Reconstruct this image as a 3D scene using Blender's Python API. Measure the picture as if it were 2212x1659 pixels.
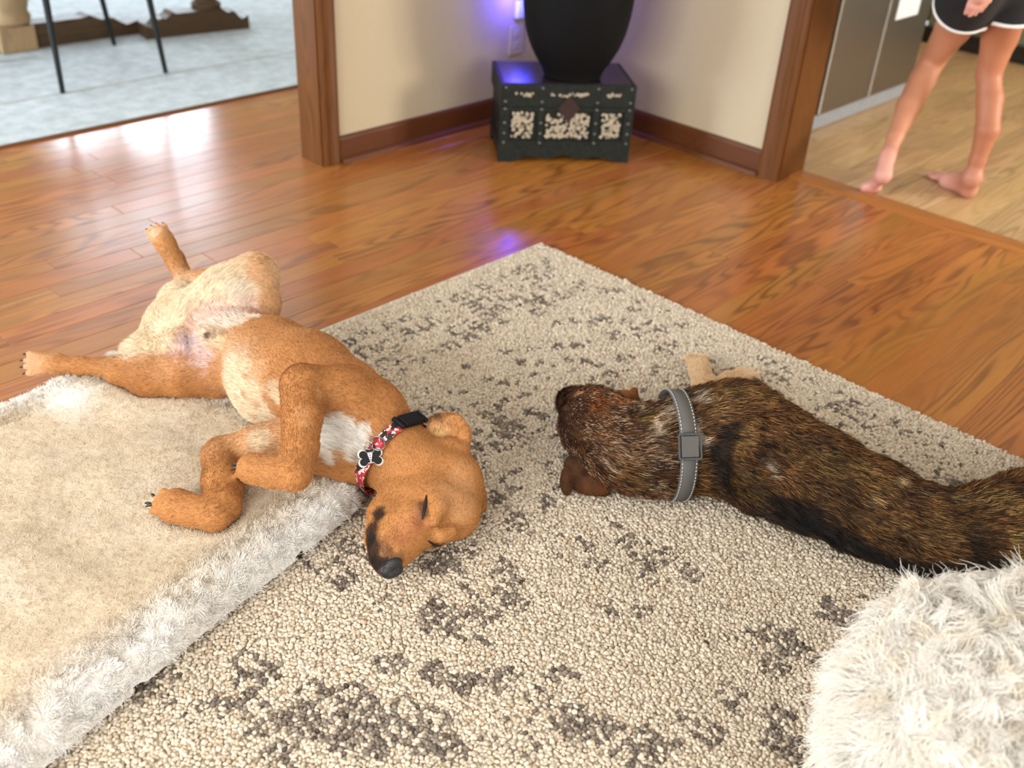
import bpy, bmesh, math, random
import numpy as np
from mathutils import Vector, Matrix
from mathutils.bvhtree import BVHTree

for o in list(bpy.data.objects):
    bpy.data.objects.remove(o, do_unlink=True)
SC = bpy.context.scene
COL = SC.collection
rng = np.random.default_rng(7)
random.seed(7)
V3 = lambda *a: np.array(a, float)

# ------------------------------------------------------------------ camera
F_PX, CXP, CYP, CAM_H = 2156.0, 1106.0, 829.5, 1.35
_roll, _pitch, _yaw = np.radians([-3.502, 32.674, 47.58])
_fw = V3(math.cos(_pitch)*math.sin(_yaw), math.cos(_pitch)*math.cos(_yaw), -math.sin(_pitch))
_r = V3(math.cos(_yaw), -math.sin(_yaw), 0)
_d = np.cross(_fw, _r)
CR = math.cos(_roll)*_r + math.sin(_roll)*_d      # image right
CD = -math.sin(_roll)*_r + math.cos(_roll)*_d     # image down
CF = _fw                                          # view direction
CAMPOS = V3(0, 0, CAM_H)

cam = bpy.data.cameras.new('camera')
cam.sensor_width = 36.0
cam.lens = 36.0*F_PX/2212.0
cam.clip_start = 0.05
cam.clip_end = 60
cam.dof.use_dof = True
cam.dof.focus_distance = 1.85
cam.dof.aperture_fstop = 2.9
camo = bpy.data.objects.new('camera', cam)
COL.objects.link(camo)
mw = Matrix.Identity(4)
for i in range(3):
    mw[i][0], mw[i][1], mw[i][2], mw[i][3] = CR[i], -CD[i], -CF[i], CAMPOS[i]
camo.matrix_world = mw
SC.camera = camo

# ------------------------------------------------------------------ light
SC.view_settings.view_transform = 'Standard'
SC.view_settings.look = 'None'
SC.view_settings.gamma = 1.0
SC.view_settings.use_curve_mapping = False
SC.view_settings.exposure = 0.0
w = bpy.data.worlds.new('daylight')
SC.world = w
w.use_nodes = True
bgn = w.node_tree.nodes['Background']
bgn.inputs[0].default_value = (0.80, 0.90, 1.0, 1)
bgn.inputs[1].default_value = 1.2

def area(name, loc, rot, sx, sy, power, col):
    l = bpy.data.lights.new(name, 'AREA')
    l.shape = 'RECTANGLE'
    l.size, l.size_y = sx, sy
    l.energy = power
    l.color = col
    o = bpy.data.objects.new(name, l)
    o.location = loc
    o.rotation_euler = rot
    COL.objects.link(o)
    return o
H90 = math.pi/2
# daylight entering through the windows of the three rooms
area('daylight_window_side', (-1.95, 1.0, 1.35), (0, -H90, 0), 1.7, 2.8, 165, (1.0, 0.985, 0.965))
area('daylight_window_back', (0.8, -2.75, 1.35), (H90, 0, 0), 2.6, 1.7, 95, (1.0, 0.97, 0.93))
area('daylight_dining_far', (3.45, 7.35, 1.45), (-H90, 0, 0), 1.3, 1.35, 100, (0.74, 0.86, 1.0))
area('daylight_dining_side', (-1.95, 5.3, 1.35), (0, -H90, 0), 1.7, 2.2, 290, (0.78, 0.89, 1.0))
area('daylight_kitchen', (5.3, -2.75, 1.5), (H90, 0, 0), 1.6, 1.4, 310, (1.0, 0.93, 0.82))

# ------------------------------------------------------------------ helpers
def ray(px, py):
    return CF + CR*((px-CXP)/F_PX) + CD*((py-CYP)/F_PX)
def G(px, py, z=0.0):
    """point on the horizontal plane at height z seen at a photo pixel"""
    v = ray(px, py)
    return CAMPOS + v*((z-CAM_H)/v[2])
def rad(p, rpx):
    return rpx*float(np.dot(np.asarray(p)-CAMPOS, CF))/F_PX

def tag(o, label=None, cat=None, group=None, kind=None):
    if label: o['label'] = label
    if cat: o['category'] = cat
    if group: o['group'] = group
    if kind: o['kind'] = kind
    return o
def empty(name, loc=(0, 0, 0), rz=0.0):
    o = bpy.data.objects.new(name, None)
    o.empty_display_size = 0.05
    o.location = loc
    o.rotation_euler = (0, 0, rz)
    COL.objects.link(o)
    return o
def link(name, me, mat=None, parent=None, smooth=False):
    o = bpy.data.objects.new(name, me)
    COL.objects.link(o)
    if mat is not None and not me.materials:
        me.materials.append(mat)
    if parent is not None:
        o.parent = parent
    if smooth:
        me.polygons.foreach_set('use_smooth', [True]*len(me.polygons))
    return o
def mesh_np(name, V, Fq):
    me = bpy.data.meshes.new(name)
    V = np.asarray(V, np.float32); Fq = np.asarray(Fq, np.int32)
    k = Fq.shape[1]
    me.vertices.add(len(V)); me.vertices.foreach_set('co', V.ravel())
    me.loops.add(Fq.size); me.loops.foreach_set('vertex_index', Fq.ravel())
    me.polygons.add(len(Fq))
    me.polygons.foreach_set('loop_start', np.arange(0, Fq.size, k, dtype=np.int32))
    me.polygons.foreach_set('loop_total', np.full(len(Fq), k, np.int32))
    me.update(calc_edges=True)
    me.validate()
    return me
class MB:
    """collects simple shapes into one mesh"""
    def __init__(s): s.bm = bmesh.new()
    def box(s, x0, x1, y0, y1, z0, z1, bev=0.0, mat=None):
        r = bmesh.ops.create_cube(s.bm, size=1.0)
        vs = r['verts']
        bmesh.ops.scale(s.bm, vec=(x1-x0, y1-y0, z1-z0), verts=vs)
        bmesh.ops.translate(s.bm, vec=((x0+x1)/2, (y0+y1)/2, (z0+z1)/2), verts=vs)
        if mat is not None: bmesh.ops.transform(s.bm, matrix=mat, verts=vs)
        if bev > 0:
            es = list({e for v in vs for e in v.link_edges})
            bmesh.ops.bevel(s.bm, geom=es, offset=bev, segments=2, affect='EDGES', profile=0.5)
        return s
    def prism(s, pts, d0, d1, plane='xz'):
        """polygon pts in a plane, extruded between d0 and d1 on the third axis"""
        def mk(p, d):
            return {'xz': (p[0], d, p[1]), 'yz': (d, p[0], p[1]), 'xy': (p[0], p[1], d)}[plane]
        a = [s.bm.verts.new(mk(p, d0)) for p in pts]
        b = [s.bm.verts.new(mk(p, d1)) for p in pts]
        n = len(pts)
        s.bm.faces.new(a); s.bm.faces.new(b[::-1])
        for i in range(n):
            s.bm.faces.new((a[i], b[i], b[(i+1) % n], a[(i+1) % n]))
        return s
    def lathe(s, prof, c=(0, 0), seg=40):
        rings = []
        for r, z in prof:
            rings.append([s.bm.verts.new((c[0]+r*math.cos(2*math.pi*i/seg), c[1]+r*math.sin(2*math.pi*i/seg), z)) for i in range(seg)])
        for a, b in zip(rings[:-1], rings[1:]):
            for i in range(seg):
                s.bm.faces.new((a[i], a[(i+1) % seg], b[(i+1) % seg], b[i]))
        s.bm.faces.new(rings[0][::-1]); s.bm.faces.new(rings[-1])
        return s
    def tube(s, pts, radii, seg=10, caps=True, closed=False):
        pts = [Vector(p) for p in pts]
        if not hasattr(radii, '__len__'): radii = [radii]*len(pts)
        n = len(pts); rings = []
        ref = None
        for i, p in enumerate(pts):
            if closed: t = pts[(i+1) % n]-pts[i-1]
            else: t = pts[min(i+1, n-1)]-pts[max(i-1, 0)]
            t.normalize()
            if ref is None or abs(ref.dot(t)) > .95:
                ref = Vector((0, 0, 1)) if abs(t.z) < .9 else Vector((1, 0, 0))
            u = ref.cross(t).normalized(); v = t.cross(u); ref = v.copy() if False else ref
            rings.append([s.bm.verts.new(p+(u*math.cos(2*math.pi*k/seg)+v*math.sin(2*math.pi*k/seg))*radii[i]) for k in range(seg)])
        m = n if closed else n-1
        for i in range(m):
            a, b = rings[i], rings[(i+1) % n]
            for k in range(seg):
                s.bm.faces.new((a[k], a[(k+1) % seg], b[(k+1) % seg], b[k]))
        if caps and not closed:
            s.bm.faces.new(rings[0][::-1]); s.bm.faces.new(rings[-1])
        return s
    def build(s, name, mat, parent=None, smooth=False):
        bmesh.ops.recalc_face_normals(s.bm, faces=s.bm.faces)
        me = bpy.data.meshes.new(name)
        s.bm.to_mesh(me); s.bm.free()
        o = link(name, me, mat, parent, smooth)
        if smooth:
            try: me.set_sharp_from_angle(angle=math.radians(50))
            except Exception: pass
        return o

# ------------------------------------------------------------------ materials
class NT:
    def __init__(s, name):
        s.m = bpy.data.materials.new(name); s.m.use_nodes = True
        s.t = s.m.node_tree; s.b = s.t.nodes['Principled BSDF']
    def n(s, typ, props=None, **ins):
        nd = s.t.nodes.new(typ)
        for k, v in (props or {}).items(): setattr(nd, k, v)
        for k, v in ins.items():
            s.set(nd, k.replace('_', ' '), v)
        return nd
    def set(s, nd, key, v):
        sock = nd.inputs[key] if isinstance(key, int) else None
        if sock is None:
            if key.startswith('i') and key[1:].isdigit(): sock = nd.inputs[int(key[1:])]
            else: sock = nd.inputs[key]
        if hasattr(v, 'is_output'): s.t.links.new(v, sock)
        else: sock.default_value = v
    def math(s, op, a, b=0.0):
        nd = s.t.nodes.new('ShaderNodeMath'); nd.operation = op
        s.set(nd, 0, a); s.set(nd, 1, b)
        return nd.outputs[0]
    def mix(s, fac, a, b, mode='MIX'):
        nd = s.t.nodes.new('ShaderNodeMix'); nd.data_type = 'RGBA'; nd.blend_type = mode
        s.set(nd, 0, fac); s.set(nd, 6, a); s.set(nd, 7, b)
        return nd.outputs[2]
    def ramp(s, fac, stops):
        nd = s.t.nodes.new('ShaderNodeValToRGB')
        cr = nd.color_ramp
        while len(cr.elements) < len(stops): cr.elements.new(0.5)
        for e, (p, c) in zip(cr.elements, stops):
            e.position = p; e.color = c if len(c) == 4 else (*c, 1)
        s.set(nd, 0, fac)
        return nd.outputs[0]
    def bump(s, h, strength=0.3, dist=0.005, normal=None):
        nd = s.t.nodes.new('ShaderNodeBump')
        nd.inputs['Strength'].default_value = strength
        nd.inputs['Distance'].default_value = dist
        s.set(nd, 'Height', h)
        if normal is not None: s.set(nd, 'Normal', normal)
        return nd.outputs[0]
    def out(s, **k):
        for a, v in k.items(): s.set(s.b, a.replace('_', ' '), v)
        return s.m
def c4(r, g, b): return (r, g, b, 1.0)
def srgb(r, g, b):
    f = lambda u: (u/255/12.92) if u/255 <= .04045 else ((u/255+.055)/1.055)**2.4
    return np.array([f(r), f(g), f(b)])

def plain(name, col, rough=0.5, metal=0.0, noise=0.08, scale=30.0, bump=0.0, spec=0.5, coat=0.0):
    t = NT(name)
    g = t.n('ShaderNodeNewGeometry')
    nz = t.n('ShaderNodeTexNoise', Vector=g.outputs['Position'], Scale=scale, Detail=4.0)
    lo = tuple(max(0, c*(1-noise)) for c in col); hi = tuple(min(1, c*(1+noise)) for c in col)
    t.out(Base_Color=t.ramp(nz.outputs[0], [(0.3, lo), (0.7, hi)]), Roughness=rough, Metallic=metal)
    t.b.inputs['Specular IOR Level'].default_value = spec
    t.b.inputs['Coat Weight'].default_value = coat
    if bump: t.out(Normal=t.bump(nz.outputs[0], bump, 0.004))
    return t.m

def wood(name, dark, mid, light, axis='x', rough=0.3, grain=1.0, coat=0.0, plank=False, line=0.5):
    """oak-like wood: contour lines of a stretched noise plus fine fibres"""
    t = NT(name)
    g = t.n('ShaderNodeNewGeometry')
    oi = t.n('ShaderNodeObjectInfo')
    off = t.n('ShaderNodeCombineXYZ')
    if plank:
        t.set(off, 0, t.math('MULTIPLY', oi.outputs['Random'], 37.0))
        t.set(off, 1, t.math('MULTIPLY', oi.outputs['Random'], 91.0))
        t.set(off, 2, t.math('MULTIPLY', oi.outputs['Random'], 53.0))
    add = t.n('ShaderNodeVectorMath', {'operation': 'ADD'})
    t.set(add, 0, g.outputs['Position']); t.set(add, 1, off.outputs[0])
    P = add.outputs[0]
    sc = {'x': (1, 9, 9), 'y': (9, 1, 9), 'z': (9, 9, 1)}[axis]
    fs = {'x': (3, 130, 130), 'y': (130, 3, 130), 'z': (130, 130, 3)}[axis]
    mp = t.n('ShaderNodeMapping', Vector=P, Scale=sc)
    n1 = t.n('ShaderNodeTexNoise', Vector=mp.outputs[0], Scale=0.9*grain, Detail=2.0, Roughness=0.45, Distortion=0.3)
    rings = t.math('SINE', t.math('MULTIPLY', n1.outputs[0], 95.0))
    rings = t.math('MULTIPLY', t.math('ADD', rings, 1.0), 0.5)
    mf = t.n('ShaderNodeMapping', Vector=P, Scale=fs)
    n2 = t.n('ShaderNodeTexNoise', Vector=mf.outputs[0], Scale=3.0, Detail=3.0)
    n3 = t.n('ShaderNodeTexNoise', Vector=mp.outputs[0], Scale=0.6, Detail=2.0)
    ringl = t.math('POWER', rings, 2.2)
    linefac = t.math('MULTIPLY', t.math('MULTIPLY', ringl, line), t.ramp(n3.outputs[0], [(0.35, (0.15,)*3), (0.62, (1,)*3)]))
    base = t.ramp(n3.outputs[0], [(0.3, mid), (0.7, light)])
    base = t.mix(linefac, base, c4(*dark))
    base = t.mix(t.ramp(n2.outputs[0], [(0.5, (0, 0, 0)), (0.75, (0.35,)*3)]), base, c4(*dark))
    if plank:
        hsv = t.n('ShaderNodeHueSaturation', Color=base)
        t.set(hsv, 'Hue', t.math('ADD', t.math('MULTIPLY', oi.outputs['Random'], 0.016), 0.492))
        r2 = t.math('FRACT', t.math('MULTIPLY', oi.outputs['Random'], 17.31))
        t.set(hsv, 'Value', t.math('ADD', t.math('MULTIPLY', r2, 0.24), 0.86))
        base = hsv.outputs[0]
    t.out(Base_Color=base, Roughness=t.math('ADD', t.math('MULTIPLY', n2.outputs[0], 0.12), rough-0.06))
    t.b.inputs['Specular IOR Level'].default_value = 0.5 if plank else 0.28
    t.b.inputs['Coat Weight'].default_value = coat
    t.b.inputs['Coat Roughness'].default_value = 0.18
    t.out(Normal=t.bump(t.math('ADD', t.math('MULTIPLY', n2.outputs[0], 0.6), rings), 0.10, 0.0006))
    return t.m

M_FLOOR = wood('golden_oak_floor', (0.135, 0.040, 0.006), (0.36, 0.124, 0.021), (0.45, 0.170, 0.034), 'x', 0.30, 1.0, 0.35, True, 0.75)
M_KFLOOR = wood('pale_oak_floor', (0.24, 0.13, 0.05), (0.48, 0.31, 0.15), (0.60, 0.42, 0.23), 'x', 0.35, 1.0, 0.2, True, 0.6)
M_SUB = plain('subfloor_dark', (0.05, 0.02, 0.008), 0.8)
M_TRIMX = wood('stained_trim_x', (0.050, 0.014, 0.004), (0.095, 0.028, 0.008), (0.13, 0.042, 0.012), 'x', 0.45, 1.2, 0.0)
M_TRIMY = wood('stained_trim_y', (0.050, 0.014, 0.004), (0.095, 0.028, 0.008), (0.13, 0.042, 0.012), 'y', 0.45, 1.2, 0.0)
M_TRIMZ = wood('stained_trim_z', (0.060, 0.019, 0.004), (0.110, 0.037, 0.007), (0.145, 0.052, 0.010), 'z', 0.36, 1.2, 0.05)
M_THR = wood('threshold_oak', (0.18, 0.055, 0.012), (0.36, 0.13, 0.03), (0.42, 0.17, 0.045), 'y', 0.35, 1.0, 0.2)
M_WALL = plain('wall_paint_cream', (0.50, 0.42, 0.285), 0.65, noise=0.02, scale=120, bump=0.03, spec=0.3)
M_CEIL = plain('ceiling_white', (0.80, 0.78, 0.74), 0.8, noise=0.02)

# ------------------------------------------------------------------ structure
def struct(name, mb, mat, parent=None):
    o = mb.build(name, mat, parent)
    if parent is None: o['kind'] = 'structure'
    return o
CEIL = 2.45
WYL, WXR = 2.92, 3.345            # faces of the two walls that make the corner
floor = struct('floor', MB().box(-1.8, 3.50, -2.6, 7.2, -0.06, -0.022), M_SUB)
PW = 0.0826
def plank(parent, mat, x0, x1, y0, y1):
    mb = MB()
    g, c, zt = 0.0003, 0.0012, 0.0
    X0, X1, Y0, Y1 = x0+g, x1-g, y0+g, y1-g
    bm = mb.bm
    a = [bm.verts.new(p) for p in ((X0, Y0, -0.02), (X1, Y0, -0.02), (X1, Y1, -0.02), (X0, Y1, -0.02))]
    b = [bm.verts.new(p) for p in ((X0, Y0, zt-c*.6), (X1, Y0, zt-c*.6), (X1, Y1, zt-c*.6), (X0, Y1, zt-c*.6))]
    t = [bm.verts.new(p) for p in ((X0+c, Y0+c, zt), (X1-c, Y0+c, zt), (X1-c, Y1-c, zt), (X0+c, Y1-c, zt))]
    bm.faces.new(t)
    for lo, hi in ((a, b), (b, t)):
        for i in range(4): bm.faces.new((lo[i], lo[(i+1) % 4], hi[(i+1) % 4], hi[i]))
    return mb.build('plank', mat, parent)
def plank_rows(parent, mat, x0, x1, ya, yb, lmin=0.55, lmax=1.7, seed=3):
    r = random.Random(seed)
    n0 = math.floor((ya-0.82)/PW); n1 = math.ceil((yb-0.82)/PW)
    for k in range(n0, n1):
        y0, y1 = max(0.82+k*PW, ya), min(0.82+(k+1)*PW, yb)
        if y1-y0 < 0.01: continue
        lo = x0(y0) if callable(x0) else x0
        hi = x1(y0) if callable(x1) else x1
        x = lo
        first = True
        while x < hi-0.02:
            L = r.uniform(lmin, lmax)*(r.uniform(0.25, 1.0) if first else 1.0)
            first = False
            e = min(x+L, hi)
            if hi-e < 0.25: e = hi
            plank(parent, mat, x, e, y0, y1)
            x = e
THX0, THX1 = 3.41, 3.515
plank_rows(floor, M_FLOOR,
           lambda y: 1.95 if y < 1.80 else (0.1 if y < 3.0 else 0.7),
           lambda y: THX0 if y < 1.79 else (WXR if y < 2.9 else 3.2), -0.30, 3.95, 0.9, 2.2)
kfloor = struct('floor_kitchen', MB().box(3.50, 6.6, -2.6, 2.92, -0.06, -0.022), M_SUB)
plank_rows(kfloor, M_KFLOOR, THX1, 6.03, -0.2, 2.9, 0.7, 1.6, 11)
t1 = MB().prism([(THX0, -0.02), (THX1, -0.02), (THX1, 0.004), (THX1-0.02, 0.009), (THX0+0.02, 0.009), (THX0, 0.002)], 0.2, 1.745, 'xz')
struct('trim_1', t1, M_THR)

def wall_with_holes(name, axis, pos0, pos1, a0, a1, holes, mat, z1=CEIL):
    """wall slab between pos0..pos1 on one axis, spanning a0..a1 on the other, with rectangular holes (b0,b1,z0,z1)"""
    mb = MB()
    def seg(b0, b1, zz0, zz1):
        if b1-b0 < 1e-4 or zz1-zz0 < 1e-4: return
        if axis == 'y': mb.box(b0, b1, pos0, pos1, zz0, zz1)
        else: mb.box(pos0, pos1, b0, b1, zz0, zz1)
    cur = a0
    for b0, b1, h0, h1 in sorted(holes):
        seg(cur, b0, 0, z1); seg(b0, b1, 0, h0); seg(b0, b1, h1, z1); cur = b1
    seg(cur, a1, 0, z1)
    return struct(name, mb, mat)
OPX = 2.105          # edge of the dining opening
OPY = 1.765          # edge of the kitchen opening
wall_with_holes('wall_left', 'y', WYL, WYL+0.12, -1.8, WXR+0.17, [(-0.3, OPX, 0, 2.1)], M_WALL)
wall_with_holes('wall_right', 'x', WXR, WXR+0.17, -2.6, WYL, [(0.2, OPY, 0, 2.1)], M_WALL)
wall_with_holes('wall_side', 'x', -1.92, -1.8, -2.6, 7.2, [(-0.4, 2.4, 0.5, 2.2), (4.2, 6.4, 0.5, 2.2)], M_WALL)
wall_with_holes('wall_back', 'y', -2.72, -2.6, -1.8, 6.6, [(-0.5, 2.1, 0.5, 2.2), (4.5, 6.1, 0.8, 2.2)], M_WALL)
wall_with_holes('wall_dining_far', 'y', 7.2, 7.32, -1.8, 6.6, [(2.8, 4.1, 0.78, 2.13)], M_WALL)
wall_with_holes('wall_dining_side', 'x', 5.2, 5.32, 3.04, 7.2, [], M_WALL)
wall_with_holes('wall_kitchen_far', 'x', 6.6, 6.72, -2.6, 2.92, [], M_WALL)
wall_with_holes('wall_kitchen_side', 'y', 2.92, 3.04, WXR+0.17, 6.6, [], M_WALL)
struct('ceiling', MB().box(-1.92, 6.72, -2.72, 7.32, CEIL, CEIL+0.1), M_CEIL)
# window frames
M_WIN = plain('window_frame_brown', (0.25, 0.10, 0.035), 0.4)
def window(n, axis, pos, a0, a1, z0, z1, div):
    mb = MB()
    def seg(b0, b1, zz0, zz1):
        if axis == 'y': mb.box(b0, b1, pos-0.03, pos+0.03, zz0, zz1)
        else: mb.box(pos-0.03, pos+0.03, b0, b1, zz0, zz1)
    seg(a0, a1, z0, z0+.06); seg(a0, a1, z1-.06, z1)
    for i in range(div+1):
        c = a0+(a1-a0)*i/div
        seg(max(a0, c-.035), min(a1, c+.035), z0+.06, z1-.06)
    struct('window_%d' % n, mb, M_WIN)
window(1, 'y', 7.26, 2.8, 4.1, 0.78, 2.13, 3)
window(2, 'x', -1.86, -0.4, 2.4, 0.5, 2.2, 3)
window(3, 'x', -1.86, 4.2, 6.4, 0.5, 2.2, 2)
window(4, 'y', -2.66, -0.5, 2.1, 0.5, 2.2, 2)
window(5, 'y', -2.66, 4.5, 6.1, 0.8, 2.2, 2)

# baseboards with shoe moulding
BH = 0.098
def base_prof(s=1):
    return [(0, 0), (0.014, 0), (0.014, BH-0.012), (0.010, BH-0.003), (0.004, BH), (0, BH)]
def shoe_prof():
    return [(0.014, 0)]+[(0.014+0.016*math.cos(a), 0.019*math.sin(a)) for a in np.linspace(0, H90, 6)]
bl = struct('baseboard_left', MB().prism([(WYL-a, z) for a, z in base_prof()], 2.163, WXR, 'yz'), M_TRIMX)
MB().prism([(WYL-a, z) for a, z in shoe_prof()], 2.163, WXR, 'yz').build('shoe_moulding', M_TRIMX, bl)
br = struct('baseboard_right', MB().prism([(WXR-a, z) for a, z in base_prof()], 1.836, WYL-0.014, 'xz'), M_TRIMY)
MB().prism([(WXR-a, z) for a, z in shoe_prof()], 1.836, WYL-0.03, 'xz').build('shoe_moulding', M_TRIMY, br)
# casing of the dining opening: jamb + profiled casing
def casing_prof(w=0.07, t=0.02):
    return [(0, 0), (0, t*.55), (w*.06, t*.75), (w*.22, t*.8), (w*.30, t*.62), (w*.42, t*.72), (w*.55, t*.95), (w*.85, t), (w*.96, t*.9), (w, t*.7), (w, 0)]
tl = struct('trim_2', MB().box(OPX-0.02, OPX, WYL-0.002, WYL+0.122, 0, 2.1), M_TRIMZ)
MB().prism([(OPX-0.014+a, WYL-b) for a, b in casing_prof()], 0, 2.16, 'xy').build('casing', M_TRIMZ, tl)
MB().prism([(OPX-0.014+a, WYL+0.12+b) for a, b in casing_prof()], 0, 2.16, 'xy').build('casing', M_TRIMZ, tl)
MB().box(-0.3, OPX+0.056, WYL-0.02, WYL, 2.09, 2.16).build('head_casing', M_TRIMX, tl)
tr = struct('trim_3', MB().box(WXR-0.002, WXR+0.172, OPY-0.02, OPY, 0, 2.1), M_TRIMZ)
MB().prism([(WXR-b, OPY-0.014+a) for a, b in casing_prof(0.085, 0.022)], 0, 2.16, 'xy').build('casing', M_TRIMZ, tr)
MB().prism([(WXR+0.17+b, OPY-0.014+a) for a, b in casing_prof(0.085, 0.022)], 0, 2.16, 'xy').build('casing', M_TRIMZ, tr)
MB().box(WXR-0.022, WXR, 0.2, OPY+0.07, 2.09, 2.16).build('head_casing', M_TRIMY, tr)
# ------------------------------------------------------------------ organic surfaces from blended distance fields
class Field:
    """smooth union of round cones and ellipsoids; points may be given as photo pixel + height"""
    def __init__(s, h=0.004, k=0.02):
        s.h, s.k, s.prims = h, k, []
    def cone(s, a, b, ra, rb, col=None, flow=True, k=None, sub=False):
        s.prims.append(dict(t='c', a=np.asarray(a, float), b=np.asarray(b, float), ra=ra, rb=rb, col=col, k=s.k if k is None else k, sub=sub, flow=flow))
    def ell(s, c, R, r, col=None, flow=None, k=None, sub=False):
        s.prims.append(dict(t='e', c=np.asarray(c, float), R=np.asarray(R, float), r=np.asarray(r, float), col=col, k=s.k if k is None else k, sub=sub, flow=flow))
    # pixel versions: (px, py, z, r_px)
    def chain(s, pts, col=None, k=None, zs=1.0):
        P = [G(p[0], p[1], p[2]) for p in pts]; R = [rad(q, p[3]) for q, p in zip(P, pts)]
        for i in range(len(P)-1):
            s.cone(P[i], P[i+1], R[i], R[i+1], col, True, k)
        return P
    def imell(s, px, py, z, rx, ry, rd, ang=0.0, col=None, k=None, flow=None, sub=False, tilt=0.0):
        """ellipsoid with axes along image right / image down / view, turned by ang in the image"""
        c = G(px, py, z); a = math.radians(ang); b = math.radians(tilt)
        u = CR*math.cos(a)+CD*math.sin(a); v = -CR*math.sin(a)+CD*math.cos(a); w_ = CF
        v2 = v*math.cos(b)+w_*math.sin(b); w2 = -v*math.sin(b)+w_*math.cos(b)
        s.ell(c, [u, v2, w2], [rad(c, rx), rad(c, ry), rad(c, rd)], col, flow, k, sub)
        return c
    @staticmethod
    def dist(p, X):
        if p['t'] == 'c':
            ba = p['b']-p['a']; L = float(ba@ba)+1e-12
            pa = X-p['a'].astype(np.float32)
            t = np.clip((pa@ba.astype(np.float32))/L, 0, 1)
            q = pa-t[..., None]*ba.astype(np.float32)
            return np.sqrt((q*q).sum(-1))-(p['ra']+(p['rb']-p['ra'])*t)
        q = (X-p['c'].astype(np.float32))@p['R'].T.astype(np.float32)
        r = p['r'].astype(np.float32)
        k0 = np.sqrt(((q/r)**2).sum(-1)); k1 = np.sqrt(((q/(r*r))**2).sum(-1))
        return k0*(k0-1)/np.maximum(k1, 1e-6)
    def bounds(s, p):
        if p['t'] == 'c':
            lo = np.minimum(p['a']-p['ra'], p['b']-p['rb']); hi = np.maximum(p['a']+p['ra'], p['b']+p['rb'])
        else:
            e = np.sqrt(((p['R']*p['r'][:, None])**2).sum(0)); lo, hi = p['c']-e, p['c']+e
        return lo, hi
    def grid(s):
        B = [s.bounds(p) for p in s.prims if not p['sub']]
        lo = np.min([b[0] for b in B], 0)-0.03; hi = np.max([b[1] for b in B], 0)+0.03
        h = s.h; n = np.ceil((hi-lo)/h).astype(int)+1
        A = np.full(n, 0.05, np.float32)
        for p in s.prims:
            a, b = s.bounds(p)
            m = p['k']+0.012
            i0 = np.maximum(((a-m-lo)/h).astype(int), 0); i1 = np.minimum(np.ceil((b+m-lo)/h).astype(int)+1, n)
            if np.any(i1 <= i0): continue
            ax = [lo[d]+h*np.arange(i0[d], i1[d]) for d in range(3)]
            X = np.stack(np.meshgrid(*ax, indexing='ij'), -1).astype(np.float32)
            D = s.dist(p, X)
            sl = tuple(slice(i0[d], i1[d]) for d in range(3))
            C = A[sl]; k = p['k']
            if p['sub']:
                D = -D
                hh = np.maximum(k-np.abs(C-D), 0)/k; A[sl] = np.maximum(C, D)+hh*hh*k*0.25
            else:
                hh = np.maximum(k-np.abs(C-D), 0)/k; A[sl] = np.minimum(C, D)-hh*hh*k*0.25
        s.A, s.lo = A, lo
        return A, lo
    def mesh(s, cut=None, relax=2):
        A, lo = s.grid()
        if cut is not None:
            n = A.shape
            X = np.stack(np.meshgrid(*[lo[d]+s.h*np.arange(n[d]) for d in range(3)], indexing='ij'), -1)
            A = np.maximum(A, cut(X).astype(np.float32))
        V, Q = surface_nets(A, lo, s.h)
        for _ in range(relax): V = smooth_verts(smooth_verts(V, Q, 0.5), Q, -0.44)
        return V, Q
    def attrs(s, V, base, sharp=0.010):
        """per vertex colour and hair flow, blended from the nearby primitives"""
        W = np.full(len(V), 1e-9); C = np.tile(np.asarray(base, float), (len(V), 1))*1e-9; Fl = np.zeros((len(V), 3))
        Vf = V.astype(np.float32)
        for p in s.prims:
            if p['sub']: continue
            d = s.dist(p, Vf).astype(float)
            wt = np.exp(-np.maximum(d, -0.01)/sharp)
            c = np.asarray(base if p['col'] is None else p['col'], float)
            W += wt; C += wt[:, None]*c
            if p['t'] == 'c' and p['flow']:
                f = p['b']-p['a']; f = f/(np.linalg.norm(f)+1e-9); Fl += wt[:, None]*f
            elif p['t'] == 'e' and p['flow'] is not None:
                f = np.asarray(p['flow'], float); Fl += wt[:, None]*f/(np.linalg.norm(f)+1e-9)
        return C/W[:, None], Fl/W[:, None]

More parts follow.
